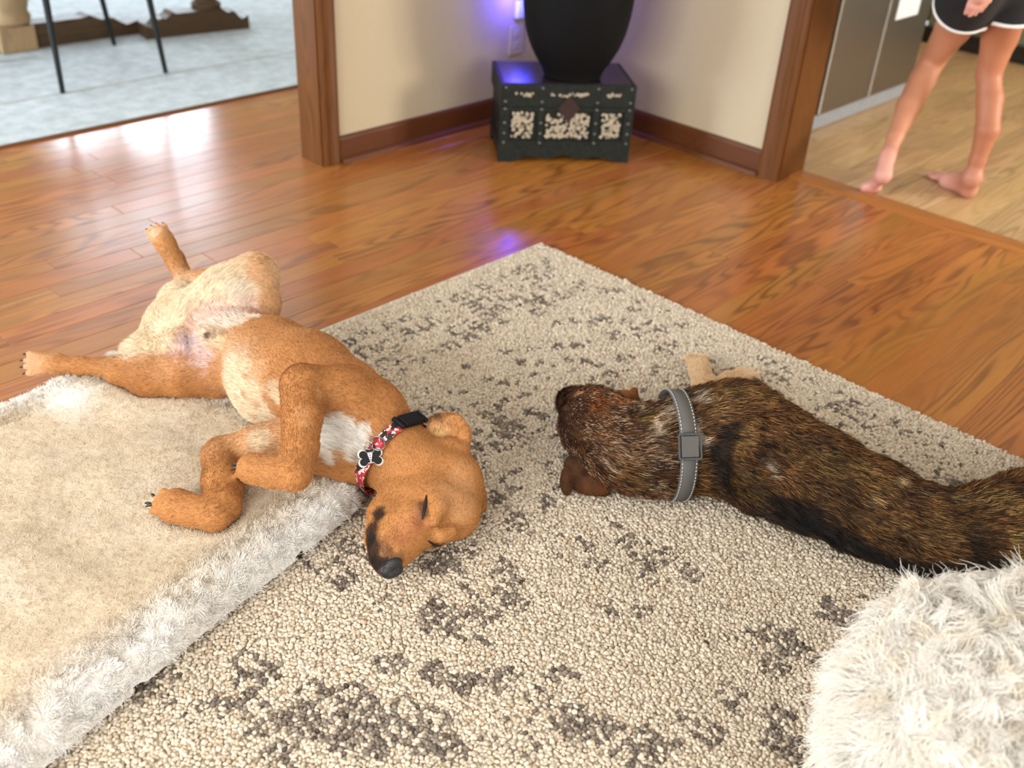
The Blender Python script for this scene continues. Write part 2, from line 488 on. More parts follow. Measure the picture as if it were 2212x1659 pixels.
def surface_nets(A, lo, h):
    ins = A < 0
    n = np.array(A.shape)
    c = [ins[i:n[0]-1+i, j:n[1]-1+j, k:n[2]-1+k] for i in (0, 1) for j in (0, 1) for k in (0, 1)]
    cnt = sum(x.astype(np.int8) for x in c)
    act = (cnt > 0) & (cnt < 8)
    idx = np.argwhere(act)
    vid = np.full(act.shape, -1, np.int64); vid[act] = np.arange(len(idx))
    offs = np.array([(i, j, k) for i in (0, 1) for j in (0, 1) for k in (0, 1)])
    val = np.stack([A[idx[:, 0]+o[0], idx[:, 1]+o[1], idx[:, 2]+o[2]] for o in offs], 1)
    S = np.zeros((len(idx), 3)); N = np.zeros(len(idx))
    for a in range(8):
        for b in range(a+1, 8):
            if np.abs(offs[a]-offs[b]).sum() != 1: continue
            va, vb = val[:, a], val[:, b]
            m = (va < 0) != (vb < 0)
            t = np.where(m, va/np.where(m, va-vb, 1), 0)
            S += m[:, None]*(offs[a]+t[:, None]*(offs[b]-offs[a])); N += m
    V = lo+h*(idx+S/N[:, None])
    Q = []
    for ax in range(3):
        s0 = [slice(None)]*3; s1 = [slice(None)]*3
        s0[ax] = slice(0, -1); s1[ax] = slice(1, None)
        ch = ins[tuple(s0)] != ins[tuple(s1)]
        e = np.argwhere(ch)
        u, v = [(1, 2), (2, 0), (0, 1)][ax]
        ok = (e[:, u] > 0) & (e[:, v] > 0) & (e[:, u] < n[u]-1) & (e[:, v] < n[v]-1)
        e = e[ok]
        def cid(du, dv):
            q = e.copy(); q[:, u] -= du; q[:, v] -= dv
            return vid[q[:, 0], q[:, 1], q[:, 2]]
        q = np.stack([cid(1, 1), cid(0, 1), cid(0, 0), cid(1, 0)], 1)
        flip = ~ins[e[:, 0], e[:, 1], e[:, 2]]
        q[flip] = q[flip][:, ::-1]
        Q.append(q)
    Q = np.concatenate(Q); Q = Q[(Q >= 0).all(1)]
    return V, Q
def smooth_verts(V, Q, f):
    S = np.zeros_like(V); N = np.zeros(len(V))
    for a, b in ((0, 1), (1, 2), (2, 3), (3, 0)):
        for i, j in ((a, b), (b, a)):
            np.add.at(S, Q[:, i], V[Q[:, j]]); np.add.at(N, Q[:, i], 1)
    return V*(1-f)+f*S/np.maximum(N, 1)[:, None]
def vert_normals(V, Q):
    nf = np.cross(V[Q[:, 2]]-V[Q[:, 0]], V[Q[:, 3]]-V[Q[:, 1]])
    Nn = np.zeros_like(V)
    for i in range(4): np.add.at(Nn, Q[:, i], nf)
    return Nn/(np.linalg.norm(Nn, axis=1, keepdims=True)+1e-12)
def set_col(me, C, name='Col'):
    at = me.attributes.new(name, 'FLOAT_COLOR', 'POINT')
    A = np.ones((len(C), 4), np.float32); A[:, :3] = C
    at.data.foreach_set('color', A.ravel())
def bvh_of(V, Q): return BVHTree.FromPolygons([tuple(v) for v in V], [tuple(int(i) for i in q) for q in Q])
def cast(bvh, px, py):
    d = ray(px, py); d = d/np.linalg.norm(d)
    hit = bvh.ray_cast(Vector(CAMPOS), Vector(d))
    if hit[0] is None: return None, None
    return np.array(hit[0]), np.array(hit[1])
def unit(v): v = np.asarray(v, float); return v/(np.linalg.norm(v, axis=-1, keepdims=True)+1e-12)

def sample_surface(V, Q, n, r, dens=None):
    T = np.concatenate([Q[:, [0, 1, 2]], Q[:, [0, 2, 3]]])
    ar = np.linalg.norm(np.cross(V[T[:, 1]]-V[T[:, 0]], V[T[:, 2]]-V[T[:, 0]]), axis=1)
    if dens is not None: ar = ar*dens[T].mean(1)
    cs = np.cumsum(ar); t = np.searchsorted(cs, r.random(n)*cs[-1])
    t = np.minimum(t, len(T)-1)
    a, b = r.random(n), r.random(n); m = a+b > 1; a[m], b[m] = 1-a[m], 1-b[m]
    B = np.stack([1-a-b, a, b], 1)
    return T[t], B
def interp(X, T, B): return (X[T]*B[..., None]).sum(1) if X.ndim == 2 else (X[T]*B).sum(1)

def hair_curves(name, P, R, C, mat, parent, kind='stuff'):
    """P: (n, m, 3) points, R: (n, m) radii, C: (n, 3) colours"""
    n, m, _ = P.shape
    cd = bpy.data.hair_curves.new(name)
    cd.add_curves([m]*n)
    cd.attributes['position'].data.foreach_set('vector', P.astype(np.float32).ravel())
    ra = cd.attributes.get('radius') or cd.attributes.new('radius', 'FLOAT', 'POINT')
    ra.data.foreach_set('value', R.astype(np.float32).ravel())
    ca = cd.attributes.new('Col', 'FLOAT_COLOR', 'CURVE')
    A = np.ones((n, 4), np.float32); A[:, :3] = C
    ca.data.foreach_set('color', A.ravel())
    cd.materials.append(mat)
    o = bpy.data.objects.new(name, cd)
    COL.objects.link(o)
    if parent is not None: o.parent = parent
    if kind: o['kind'] = kind
    return o
def fur(name, V, Q, Nn, Fl, C, n, length, parent, mat, r, lift=0.35, rough=0.25, radius=0.00025, dens=None, lenmap=None, droop=0.0, colvar=0.15, m=4):
    T, B = sample_surface(V, Q, n, r, dens)
    p = interp(V, T, B); nn = unit(interp(Nn, T, B)); f = interp(Fl, T, B); c = interp(C, T, B)
    f = f-nn*(f*nn).sum(1, keepdims=True)
    fl = np.linalg.norm(f, axis=1, keepdims=True)
    side = unit(np.cross(nn, r.normal(size=(n, 3))))
    f = np.where(fl > 0.05, f/np.maximum(fl, 1e-6), side)
    L = length*(0.65+0.6*r.random(n))
    if lenmap is not None: L = L*interp(lenmap, T, B)
    d0 = unit(f*(1-lift)+nn*lift+r.normal(size=(n, 3))*rough*0.5)
    d1 = unit(f+nn*lift*0.25+r.normal(size=(n, 3))*rough+V3(0, 0, -droop))
    ts = np.linspace(0, 1, m)
    P = p[:, None, :]+L[:, None, None]*(d0[:, None, :]*(ts-ts**2*0.5)[None, :, None]+d1[:, None, :]*(ts**2*0.5)[None, :, None])
    P[:, 0] -= nn*0.0008
    P[:, :, 2] = np.maximum(P[:, :, 2], 0.004)
    R = radius*np.array([1.0, 0.9, 0.65, 0.12] if m == 4 else np.linspace(1, .15, m))[None, :]*(0.7+0.6*r.random(n))[:, None]
    v = 1+colvar*r.normal(size=(n, 1))
    return hair_curves(name, P, R, np.clip(c*v, 0.002, 0.95), mat, parent)

def hair_mat(name, rough=0.55, sheen=0.0, spec=0.35):
    t = NT(name)
    a = t.n('ShaderNodeAttribute', {'attribute_name': 'Col'})
    t.out(Base_Color=a.outputs['Color'], Roughness=rough)
    t.b.inputs['Specular IOR Level'].default_value = spec
    return t.m
def skin_mat(name, rough=0.6, bump=0.25, scale=220.0, var=0.12, spec=0.3):
    t = NT(name)
    a = t.n('ShaderNodeAttribute', {'attribute_name': 'Col'})
    g = t.n('ShaderNodeNewGeometry')
    nz = t.n('ShaderNodeTexNoise', Vector=g.outputs['Position'], Scale=scale, Detail=4.0)
    v = t.ramp(nz.outputs[0], [(0.3, (1-var,)*3), (0.7, (1,)*3)])
    t.out(Base_Color=t.mix(1.0, a.outputs['Color'], v, 'MULTIPLY'), Roughness=rough, Normal=t.bump(nz.outputs[0], bump, 0.001))
    t.b.inputs['Specular IOR Level'].default_value = spec
    return t.m
M_FUR = hair_mat('fur_strands', 0.5, 0, 0.18)
M_COAT = skin_mat('coat_under_fur', 0.65, 0.06, 500.0, 0.10, 0.15)
M_CLAW = plain('claw_black', (0.012, 0.011, 0.012), 0.3)
M_NOSE = plain('nose_leather', (0.016, 0.015, 0.018), 0.32, noise=0.3, scale=400, bump=0.5)

def paint(V, C, bvh, spots, default_soft=0.35):
    """colour spots: (px, py, r_px, rgb, strength): blobs in space around the surface point seen at a pixel"""
    for sp in spots:
        px, py, rp, col, st = sp[:5]
        hit, _ = cast(bvh, px, py)
        if hit is None: hit = np.array(bvh.find_nearest(Vector(G(px, py, 0.06)))[0])
        R = rad(hit, rp)
        d = np.linalg.norm(V-hit, axis=1)
        near = d < R*4
        if len(sp) > 5:   # stretched along an image angle: (angle, ratio)
            a = math.radians(sp[5]); u = CR*math.cos(a)+CD*math.sin(a)
            q = V-hit; lu = q@u; d = np.sqrt(np.maximum(d*d-lu*lu, 0)+(lu/sp[6])**2)
        nzv = np.zeros(len(V)); nzv[near] = vnoise(V[near]*75, 21)*0.35+vnoise(V[near]*160, 22)*0.22
        d = d+R*nzv*0.8
        wt = np.clip((R*1.3-d)/(R*0.75), 0, 1); wt = wt*wt*(3-2*wt)*st
        C[:] = C*(1-wt[:, None])+np.asarray(col)[None, :]*wt[:, None]
    return C
_lat = {}
def vnoise(X, seed=0):
    """value noise in numpy, about -1..1"""
    if seed not in _lat: _lat[seed] = np.random.default_rng(seed+100).random((32, 32, 32))*2-1
    L = _lat[seed]
    i = np.floor(X).astype(int); f = X-i; f = f*f*(3-2*f)
    o = 0
    for a in (0, 1):
        for b in (0, 1):
            for c in (0, 1):
                w_ = (f[..., 0] if a else 1-f[..., 0])*(f[..., 1] if b else 1-f[..., 1])*(f[..., 2] if c else 1-f[..., 2])
                o = o+w_*L[(i[..., 0]+a) % 32, (i[..., 1]+b) % 32, (i[..., 2]+c) % 32]
    return o
def soft_normals(V, Q, it=6):
    W = V
    for _ in range(it): W = smooth_verts(W, Q, 0.5)
    return vert_normals(W, Q)
def seat_claw(bvh, b, d):
    h_ = bvh.ray_cast(Vector(b+unit(d)*0.04), Vector(-unit(d)), 0.09)
    return np.array(h_[0])-unit(d)*0.002 if h_[0] is not None else b
def claw(parent, base, d, L=0.011, r=0.0030):
    d = unit(d); b = np.asarray(base)
    dn = V3(0, 0, -1)
    pts = [b, b+d*L*.45, b+d*L*.8+dn*L*.12, b+d*L+dn*L*.3]
    return MB().tube(pts, [r, r*.85, r*.5, r*.12], 8).build('claw', M_CLAW, parent, True)
def strap(bvh, c, axis, up, width, n=72, off=0.003, a0=0.0, a1=2*math.pi, thick=0.0022, rmax=0.3):
    """band that hugs a body: rays towards the axis point; returns list of (centre point, outward, tangent-axis)"""
    ax = unit(axis); u = unit(np.asarray(up)-ax*np.dot(up, ax)); v = np.cross(ax, u)
    out = []
    for i in range(n):
        a = a0+(a1-a0)*i/(n if abs(a1-a0-2*math.pi) < 1e-6 else n-1)
        o = u*math.cos(a)+v*math.sin(a)
        rs = []
        for s_ in (-0.4, 0.0, 0.4):
            start = c+ax*s_*width
            hit = bvh.ray_cast(Vector(start), Vector(o), rmax)
            rs.append(min(hit[3], 0.14) if hit[0] is not None else 0.08)
        out.append((max(rs)+off, o, a))
    r_ = np.array([q[0] for q in out]); r_ = np.minimum(r_, np.median(r_)*1.10)
    for _ in range(3):
        if abs(a1-a0-2*math.pi) < 1e-6: r_ = (np.roll(r_, 1)+np.roll(r_, -1)+2*r_)/4
        else: r_[1:-1] = (r_[:-2]+r_[2:]+2*r_[1:-1])/4
    return [(c+out[i][1]*r_[i], out[i][1]) for i in range(n)], ax
def band_mesh(pts, ax, width, thick, closed=True):
    n = len(pts); V = []; Q = []
    for p, o in pts:
        for sa, so in ((-.5, 0), (-.5, 1), (.5, 1), (.5, 0)):
            V.append(p+ax*sa*width+o*so*thick)
    m = n if closed else n-1
    for i in range(m):
        a, b = 4*i, 4*((i+1) % n)
        for k in range(4): Q.append((a+k, a+(k+1) % 4, b+(k+1) % 4, b+k))
    if not closed: Q += [(0, 1, 2, 3), (4*n-1, 4*n-2, 4*n-3, 4*n-4)]
    return np.array(V), np.array(Q)
# ------------------------------------------------------------------ tan dog asleep on its back
TAN, TAN_D, TAN_L = srgb(182, 127, 76), srgb(144, 92, 50), srgb(204, 158, 114)
CREAM, WHITE, PINK = srgb(232, 211, 180), srgb(243, 237, 226), srgb(226, 190, 178)
BLACKF = srgb(34, 26, 24)
def paw_toes(F, wrist, tip, r, up, col, claws, k=0.006, spread=1.0, fan=1.0):
    d = unit(np.asarray(tip)-np.asarray(wrist)); side = unit(np.cross(d, up)); u = np.cross(side, d)
    for i in (-1.5, -0.5, 0.5, 1.5):
        w_ = r*0.64*spread
        b = tip-d*r*0.5+side*i*w_*0.75
        m_ = tip+d*r*(0.45-0.10*abs(i))+side*i*w_+u*r*0.22
        e = tip+d*r*(0.98-0.20*abs(i))+side*i*w_*fan*1.05-u*r*0.02
        F.cone(b, m_, w_*0.66, w_*0.58, col, True, 0.004)
        F.cone(m_, e, w_*0.55, w_*0.46, col, True, 0.0012)
        claws.append((e+d*r*0.16+u*r*0.06, unit(d+side*i*0.10-u*0.12)))
def ppt(t): return G(t[0], t[1], t[2])

def tan_dog():
    F = Field(0.0031, 0.03)
    root = tag(empty('dog', tuple(G(600, 860, 0.02))), 'tan short-haired dog asleep on its back wearing a patterned red collar', 'dog')
    # trunk, ordered head to tail so that the coat lies backwards
    F.chain([(905, 1020, .100, 74), (852, 980, .112, 76), (795, 925, .132, 86)], TAN, 0.03)
    F.chain([(795, 925, .132, 86), (735, 880, .150, 100), (660, 822, .155, 103), (585, 782, .150, 92), (500, 748, .140, 80), (425, 728, .130, 74)], TAN, 0.03)
    F.chain([(760, 985, .105, 66), (690, 960, .105, 76)], TAN, 0.03)
    F.imell(560, 835, .13, 62, 95, 70, -28, CREAM, 0.03)
    # rump
    F.imell(372, 715, .125, 62, 85, 70, 20, CREAM, 0.03)
    F.imell(318, 762, .110, 50, 42, 50, 0, CREAM, 0.03)
    F.imell(400, 655, .150, 58, 52, 55, -20, CREAM, 0.03)
    # sheath
    F.chain([(475, 735, .205, 18), (440, 722, .200, 17)], CREAM, 0.014)
    # hind leg on the far side: thigh up to the raised knee, shank back down, foot in the air
    F.chain([(440, 690, .165, 74), (500, 640, .215, 66), (548, 598, .250, 47)], CREAM, 0.025)
    F.chain([(552, 600, .250, 46), (570, 655, .205, 30), (565, 700, .170, 30)], TAN_L, 0.03)
    F.chain([(550, 590, .250, 38), (470, 606, .215, 28), (402, 604, .195, 17.5)], TAN, 0.012)
    F.chain([(402, 606, .195, 19), (378, 562, .215, 19), (358, 528, .236, 20), (352, 520, .240, 20)], TAN, 0.012)
    claws = []
    w_, t_ = ppt((362, 540, .228)), ppt((343, 505, .249))
    F.imell(349, 514, .243, 25, 23, 20, 55, TAN_L, 0.01)
    paw_toes(F, w_, t_, rad(t_, 27), -CF+CR*0.35, TAN_L, claws, spread=0.66)
    # hind leg lying on the cushion
    F.chain([(405, 765, .125, 68), (470, 812, .115, 44)], TAN, 0.025)
    F.chain([(468, 815, .115, 43), (400, 808, .105, 50), (325, 812, .100, 46), (262, 802, .095, 30), (230, 794, .090, 20)], TAN, 0.018)
    F.chain([(232, 794, .090, 20), (175, 790, .090, 18), (125, 787, .090, 20), (105, 786, .088, 20)], TAN, 0.012)
    w_, t_ = ppt((140, 787, .088)), ppt((80, 786, .088))
    paw_toes(F, w_, t_, rad(t_, 28), -CF, TAN_L, claws, spread=0.72)
    # tail curled underneath, white tip
    F.chain([(330, 745, .090, 22), (285, 775, .075, 18), (248, 778, .070, 15), (240, 782, .068, 9)], WHITE, 0.01)
    # upper foreleg, elbow raised over the chest
    F.chain([(805, 885, .170, 66), (740, 855, .215, 60), (655, 832, .262, 47)], TAN, 0.022)
    F.chain([(653, 836, .262, 47), (652, 900, .240, 43), (648, 965, .212, 39), (636, 1022, .190, 36)], TAN, 0.008)
    F.chain([(634, 1024, .190, 35), (590, 1020, .172, 33), (545, 1012, .158, 34)], TAN, 0.010)
    w_, t_ = ppt((590, 1018, .172)), ppt((538, 1008, .158))
    dummy = []
    paw_toes(F, w_, t_, rad(t_, 29), -CF+CD*-0.6, TAN, dummy, spread=0.80)
    # lower foreleg on the cushion
    F.chain([(650, 945, .130, 58), (560, 968, .120, 46), (480, 985, .110, 40)], TAN_L, 0.018)
    F.chain([(480, 988, .110, 42), (482, 1040, .108, 43), (480, 1090, .106, 38), (462, 1112, .103, 34)], TAN, 0.012)
    F.chain([(464, 1110, .103, 35), (420, 1104, .101, 33), (375, 1095, .099, 35)], TAN, 0.010)
    w_, t_ = ppt((420, 1103, .101)), ppt((356, 1088, .099))
    paw_toes(F, w_, t_, rad(t_, 30), -CF*0.8+CD*-0.5, TAN, dummy, spread=0.78)
    F.imell(385, 1088, .104, 34, 30, 32, 10, TAN, 0.012)
    # head lying on its side, muzzle towards the camera
    back = unit(G(905, 1000, .1)-G(840, 1210, .07))
    F.imell(968, 1052, .088, 76, 82, 72, 20, TAN, 0.03, back)
    F.imell(902, 1040, .096, 82, 84, 74, 15, TAN, 0.03, back)
    F.imell(982, 1108, .075, 56, 58, 58, 0, TAN, 0.03, back)
    F.imell(930, 1085, .105, 62, 55, 55, 60, TAN, 0.03, back)
    F.chain([(838, 1222, .062, 27), (848, 1188, .072, 40), (868, 1150, .082, 54), (900, 1105, .090, 66)], TAN, 0.02)
    F.chain([(822, 1205, .062, 24), (822, 1160, .078, 32), (835, 1115, .090, 40), (862, 1075, .098, 46)], TAN, 0.014)
    F.imell(880, 1178, .062, 26, 34, 30, 35, TAN, 0.014, back)
    # brow ridges and cheek folds
    F.chain([(938, 1062, .128, 12), (944, 1095, .128, 15), (938, 1125, .120, 12)], TAN, 0.02)
    F.imell(938, 1148, .066, 44, 34, 40, -10, TAN, 0.02, back)
    F.chain([(975, 1150, .088, 14), (952, 1158, .090, 15)], TAN, 0.014)
    F.chain([(898, 1075, .132, 10), (890, 1105, .130, 12), (885, 1130, .120, 10)], TAN, 0.02)
    # far ear flopped on the rug, near ear standing with its tip folded
    F.imell(1036, 1072, .040, 14, 40, 22, -8, TAN, 0.008)
    up_ = unit(G(980, 905, .20)-G(970, 985, .15))
    F.imell(972, 972, .140, 42, 26, 26, 0, TAN, 0.02, up_)
    F.imell(980, 938, .155, 32, 46, 9, 8, TAN, 0.008, up_, tilt=14)
    F.imell(1000, 955, .150, 16, 36, 14, 14, TAN, 0.008, up_)
    F.imell(958, 905, .172, 33, 13, 12, -8, TAN_D, 0.006, unit(-CR))
    F.imell(944, 944, .148, 25, 36, 9, -12, TAN_L, 0.006, up_)
    F.imell(946, 922, .170, 14, 9, 10, -10, TAN_D, 0.004, up_, sub=True)
    V, Q = F.mesh(cut=lambda X: 0.017-X[..., 2], relax=4)
    C, Fl = F.attrs(V, TAN, 0.012)
    bvh = bvh_of(V, Q); Nn = soft_normals(V, Q)
    nz = vnoise(V*28, 1); nz2 = vnoise(V*70, 2)
    spots = [
        # thighs and belly: cream, pink skin shining through
        (470, 640, 60, CREAM, .9), (400, 650, 60, CREAM, .95), (520, 640, 45, srgb(240, 222, 200), .9), (360, 700, 60, CREAM, .9),
        (470, 680, 45, PINK, .75, -10, 1.8), (540, 670, 40, PINK, .5), (400, 735, 34, PINK, .6), (350, 765, 60, CREAM, .9), (300, 755, 40, CREAM, .9),
        (420, 768, 46, srgb(222, 196, 190), .85, 50, 1.5), (405, 735, 22, srgb(150, 135, 140), .55, 50, 1.8), (380, 760, 30, PINK, .5),
        (500, 690, 30, srgb(240, 225, 208), .8, -8, 2.2), (565, 590, 40, TAN_L, .8), (585, 650, 34, TAN_L, .9), (560, 555, 24, TAN, .5),
        (345, 815, 60, TAN, .9, 5, 2.0), (280, 830, 50, TAN_D, .5), (420, 835, 40, TAN_D, .6), (470, 800, 32, TAN, .7),
        (447, 724, 12, srgb(70, 40, 28), .9), (462, 726, 10, srgb(120, 80, 50), .6),
        # brisket, mottled cream
        (510, 800, 36, CREAM, .85, 65, 1.6), (545, 850, 40, CREAM, .75, 60, 1.7), (580, 905, 36, CREAM, .7, 60, 1.6), (560, 800, 30, TAN_L, .7),
        (590, 840, 24, CREAM, .6), (575, 860, 14, TAN, .7), (555, 875, 12, TAN, .5), (600, 890, 14, TAN, .6), (560, 945, 26, CREAM, .8), (535, 815, 10, TAN, .6, 60, 1.6), (530, 855, 9, TAN, .55, 60, 1.8), (565, 835, 11, TAN_L, .6), (585, 880, 10, TAN, .6), (550, 900, 9, TAN_L, .6, 60, 1.6), (600, 865, 12, CREAM, .6),
        # chest blaze
        (735, 942, 46, WHITE, 1.0, 15, 1.4), (715, 990, 16, WHITE, .8), (780, 985, 14, WHITE, .7), (700, 930, 30, WHITE, 1.0), (775, 950, 34, WHITE, .95), (755, 970, 26, WHITE, .8), (700, 965, 24, WHITE, .75), (735, 985, 18, TAN_L, .8),
        # face
        (985, 1080, 50, TAN_L, .5), (1000, 1030, 40, TAN_L, .35), (890, 1050, 50, TAN, .5),
        (818, 1112, 19, BLACKF, .95, 75, 1.3), (803, 1150, 22, BLACKF, .9, 80, 1.9), (803, 1190, 26, BLACKF, .92, 80, 1.6), (822, 1180, 22, srgb(70, 48, 36), .6), (812, 1215, 24, BLACKF, .95), (838, 1200, 20, srgb(70, 45, 35), .7),
        (835, 1228, 24, BLACKF, .95), (880, 1150, 30, srgb(172, 108, 74), .45), (905, 1130, 26, srgb(176, 112, 80), .35), (800, 1165, 16, BLACKF, .7), (862, 1212, 16, srgb(80, 50, 40), .6, 120, 1.8), (850, 1160, 24, srgb(150, 92, 60), .4),
        (916, 1098, 14, srgb(60, 36, 26), .75, 95, 1.9), (905, 1105, 16, srgb(170, 120, 95), .5, 95, 1.7), (945, 1178, 12, srgb(60, 36, 26), .7, 10, 1.8),
        (955, 935, 18, srgb(210, 170, 115), .6), (945, 897, 12, srgb(70, 45, 35), .8), (943, 930, 13, srgb(224, 186, 130), .6), (968, 945, 10, srgb(110, 76, 44), .5),
        # paws
        (505, 1000, 18, srgb(150, 92, 44), .4), (325, 1085, 16, TAN_L, .4), (335, 500, 16, srgb(232, 190, 160), .6), (60, 785, 26, srgb(196, 150, 116), .7),
        (700, 880, 24, TAN_D, .4), (690, 850, 14, TAN_L, .5), (655, 900, 16, TAN_L, .35, 90, 2.5),
    ]
    paint(V, C, bvh, spots)
    C *= (1+0.07*nz+0.05*nz2)[:, None]
    me = mesh_np('tan_dog_body', V-np.array(root.location), Q); set_col(me, C)
    body = link('body', me, M_COAT, root, True)
    lm = 0.8+0.9*np.clip((C.min(1)-0.12)/0.4, 0, 1)      # pale fur is longer
    dh = np.linalg.norm(V-G(900, 1100, .1), axis=1)
    lm *= np.where(dh < 0.16, 0.6, 1.0)
    for q_ in ((340, 505, .248), (70, 786, .088), (525, 1005, .157), (340, 1085, .1)):
        lm *= 1-0.75*np.clip(1.4-np.linalg.norm(V-ppt(q_), axis=1)/0.04, 0, 1)
    for px, py, r_ in ((330, 660, 50), (270, 760, 45), (560, 950, 30)):
        c = G(px, py, .12); lm += 1.5*np.clip(1-np.linalg.norm(V-c, axis=1)/rad(c, r_*1.6), 0, 1)
    fo = fur('fur', V, Q, Nn, Fl, C, 210000, 0.0095, None, M_FUR, rng, 0.22, 0.22, 0.00030, None, lm, 0.0, 0.28)
    fo.parent = root; fo.matrix_parent_inverse = Matrix.Translation(-Vector(root.location))
    def fix(o): o.parent = root; o.matrix_parent_inverse = Matrix.Translation(-Vector(root.location)); return o
    for b, d in claws: fix(claw(None, seat_claw(bvh, b, d), d))
    for px, py, dx, dy in ((503, 997, -1, .25), (553, 990, -.7, -.6), (497, 1008, -1, .5), (331, 1063, -.7, -.7), (313, 1080, -1, -.2), (315, 1089, -1, .3), (391, 1066, -.3, -1)):
        q_ = bvh.find_nearest(Vector(G(px, py, .165 if px > 450 else .105)))
        h_, n_ = np.array(q_[0]), np.array(q_[1])
        fix(claw(None, h_-n_*0.001, CR*dx+CD*dy+n_*0.35, 0.012, 0.0034))
    # closed eyes
    M_LID = plain('eyelid_dark', (0.010, 0.007, 0.006), 0.4)
    for pl in ([(921, 1070), (920, 1082), (918, 1095), (914, 1108), (912, 1122)], [(925, 1168), (937, 1176), (952, 1179), (968, 1176)]):
        pts = []
        for q in pl:
            h_, n_ = cast(bvh, *q)
            if h_ is not None: pts.append(h_+n_*0.0006)
        if len(pts) > 2:
            rr = [0.0012]+[0.0030]*(len(pts)-2)+[0.0016]
            fix(MB().tube(pts, rr, 8).build('closed_eyelid', M_LID, None, True))
    # nose leather with nostrils
    Fn = Field(0.0016, 0.006)
    Fn.imell(846, 1217, .069, 26, 18, 24, -32, k=0.008)
    Fn.imell(831, 1231, .062, 15, 14, 18, 0, k=0.008)
    Fn.imell(858, 1230, .058, 13, 13, 16, 0, k=0.008)
    Fn.imell(843, 1240, .054, 15, 10, 16, -10, k=0.008)
    for q in ((829, 1233), (857, 1236)):
        h_ = G(q[0], q[1], .078)
        Fn.ell(h_, [CR, CD, CF], [0.0050, 0.0060, 0.012], sub=True, k=0.003)
    vn, qn = Fn.mesh(relax=1)
    fix(link('nose', mesh_np('nose', vn, qn), M_NOSE, None, True))
    # collar
    cc = G(853, 982, .112); ax = unit(G(905, 1020, .100)-G(795, 925, .132))
    WID = 0.026
    pts, ax = strap(bvh, cc, ax, -CF, WID, 80, 0.0045)
    t = NT('collar_red_print')
    g = t.n('ShaderNodeNewGeometry')
    vo = t.n('ShaderNodeTexVoronoi', Vector=g.outputs['Position'], Scale=85.0)
    vo2 = t.n('ShaderNodeTexNoise', Vector=g.outputs['Position'], Scale=110.0, Detail=2.0)
    base = t.ramp(vo.outputs['Color'], [(0.0, (0.02, 0.016, 0.018)), (0.38, (0.02, 0.016, 0.018)), (0.40, (0.42, 0.016, 0.03)), (1.0, (0.50, 0.03, 0.05))])
    base = t.mix(t.ramp(vo2.outputs[0], [(0.56, (0, 0, 0)), (0.58, (1, 1, 1))]), base, c4(0.72, 0.68, 0.64))
    t.out(Base_Color=base, Roughness=0.6)
    v_, q_ = band_mesh(pts, ax, WID, 0.0025)
    col = fix(link('collar', mesh_np('collar', v_, q_), t.m)); col['label'] = 'red, black and white patterned fabric collar'
    M_BLK = plain('buckle_black_plastic', (0.008, 0.008, 0.009), 0.4, spec=0.15)
    M_STEEL = plain('steel', (0.34, 0.32, 0.29), 0.3, 1.0)
    def sub(o): o.parent = col; o.matrix_parent_inverse = col.matrix_parent_inverse @ Matrix.Identity(4); return o
    def nearest(px, py):
        best = None
        for i, (p, o) in enumerate(pts):
            if np.dot(o, CF) > 0.2: continue
            q = p-CAMPOS; x = np.dot(q, CR)/np.dot(q, CF)*F_PX+CXP; y = np.dot(q, CD)/np.dot(q, CF)*F_PX+CYP
            d = math.hypot(x-px, y-py)
            if best is None or d < best[0]: best = (d, i)
        return best[1]
    n = len(pts)
    def frame(i):
        p, o = pts[i]; tn = unit(pts[(i+1) % n][0]-pts[i-1][0]); return p, unit(o), tn
    def boxat(i, du, dv, dw, bev, mat, name, shift=0.0, lift=0.0):
        p, o, tn = frame(i)
        m_ = Matrix(((tn[0], ax[0], o[0], 0), (tn[1], ax[1], o[1], 0), (tn[2], ax[2], o[2], 0), (0, 0, 0, 1)))
        m_.translation = Vector(p+tn*shift+o*(lift+0.002))
        return MB().box(-du/2, du/2, -dv/2, dv/2, -dw/2, dw/2, bev, m_).build(name, mat)
    ib = nearest(893, 938)
    bk = boxat(ib, 0.052, 0.032, 0.012, 0.003, M_BLK, 'buckle', 0, 0.002)
    bk.parent = col
    b2 = boxat(ib, 0.010, 0.033, 0.009, 0.002, M_BLK, 'buckle_bar', 0.034, 0.002); b2.parent = col
    b3 = boxat(ib, 0.010, 0.033, 0.009, 0.002, M_BLK, 'buckle_bar', -0.034, 0.002); b3.parent = col
    ir = nearest(838, 972)
    p, o, tn = frame(ir)
    ring = [p+o*0.006+(tn*math.cos(a)*0.013+ax*math.sin(a)*0.017)+o*0.003*math.cos(a) for a in np.linspace(0, 2*math.pi, 24, endpoint=False)]
    MB().tube(ring, 0.0016, 8, closed=True).build('leash_ring', M_STEEL, col, True)
    it = nearest(812, 988)
    p0 = p-ax*0.014+o*0.010-tn*0.0
    hit, nh = cast(bvh, 808, 988)
    u_t = unit(CD*0.9+CR*0.12); n_t = unit(-CF); s_t = unit(np.cross(n_t, u_t)); u_t = np.cross(s_t, n_t)
    tc = hit+nh*0.012
    top = tc-u_t*0.020
    MB().tube([top+s_t*math.cos(a)*0.0075+u_t*(math.sin(a)*0.0075-0.004)+n_t*0.002 for a in np.linspace(0, 2*math.pi, 18, endpoint=False)], 0.0008, 6, closed=True).build('split_ring', M_STEEL, col, True)
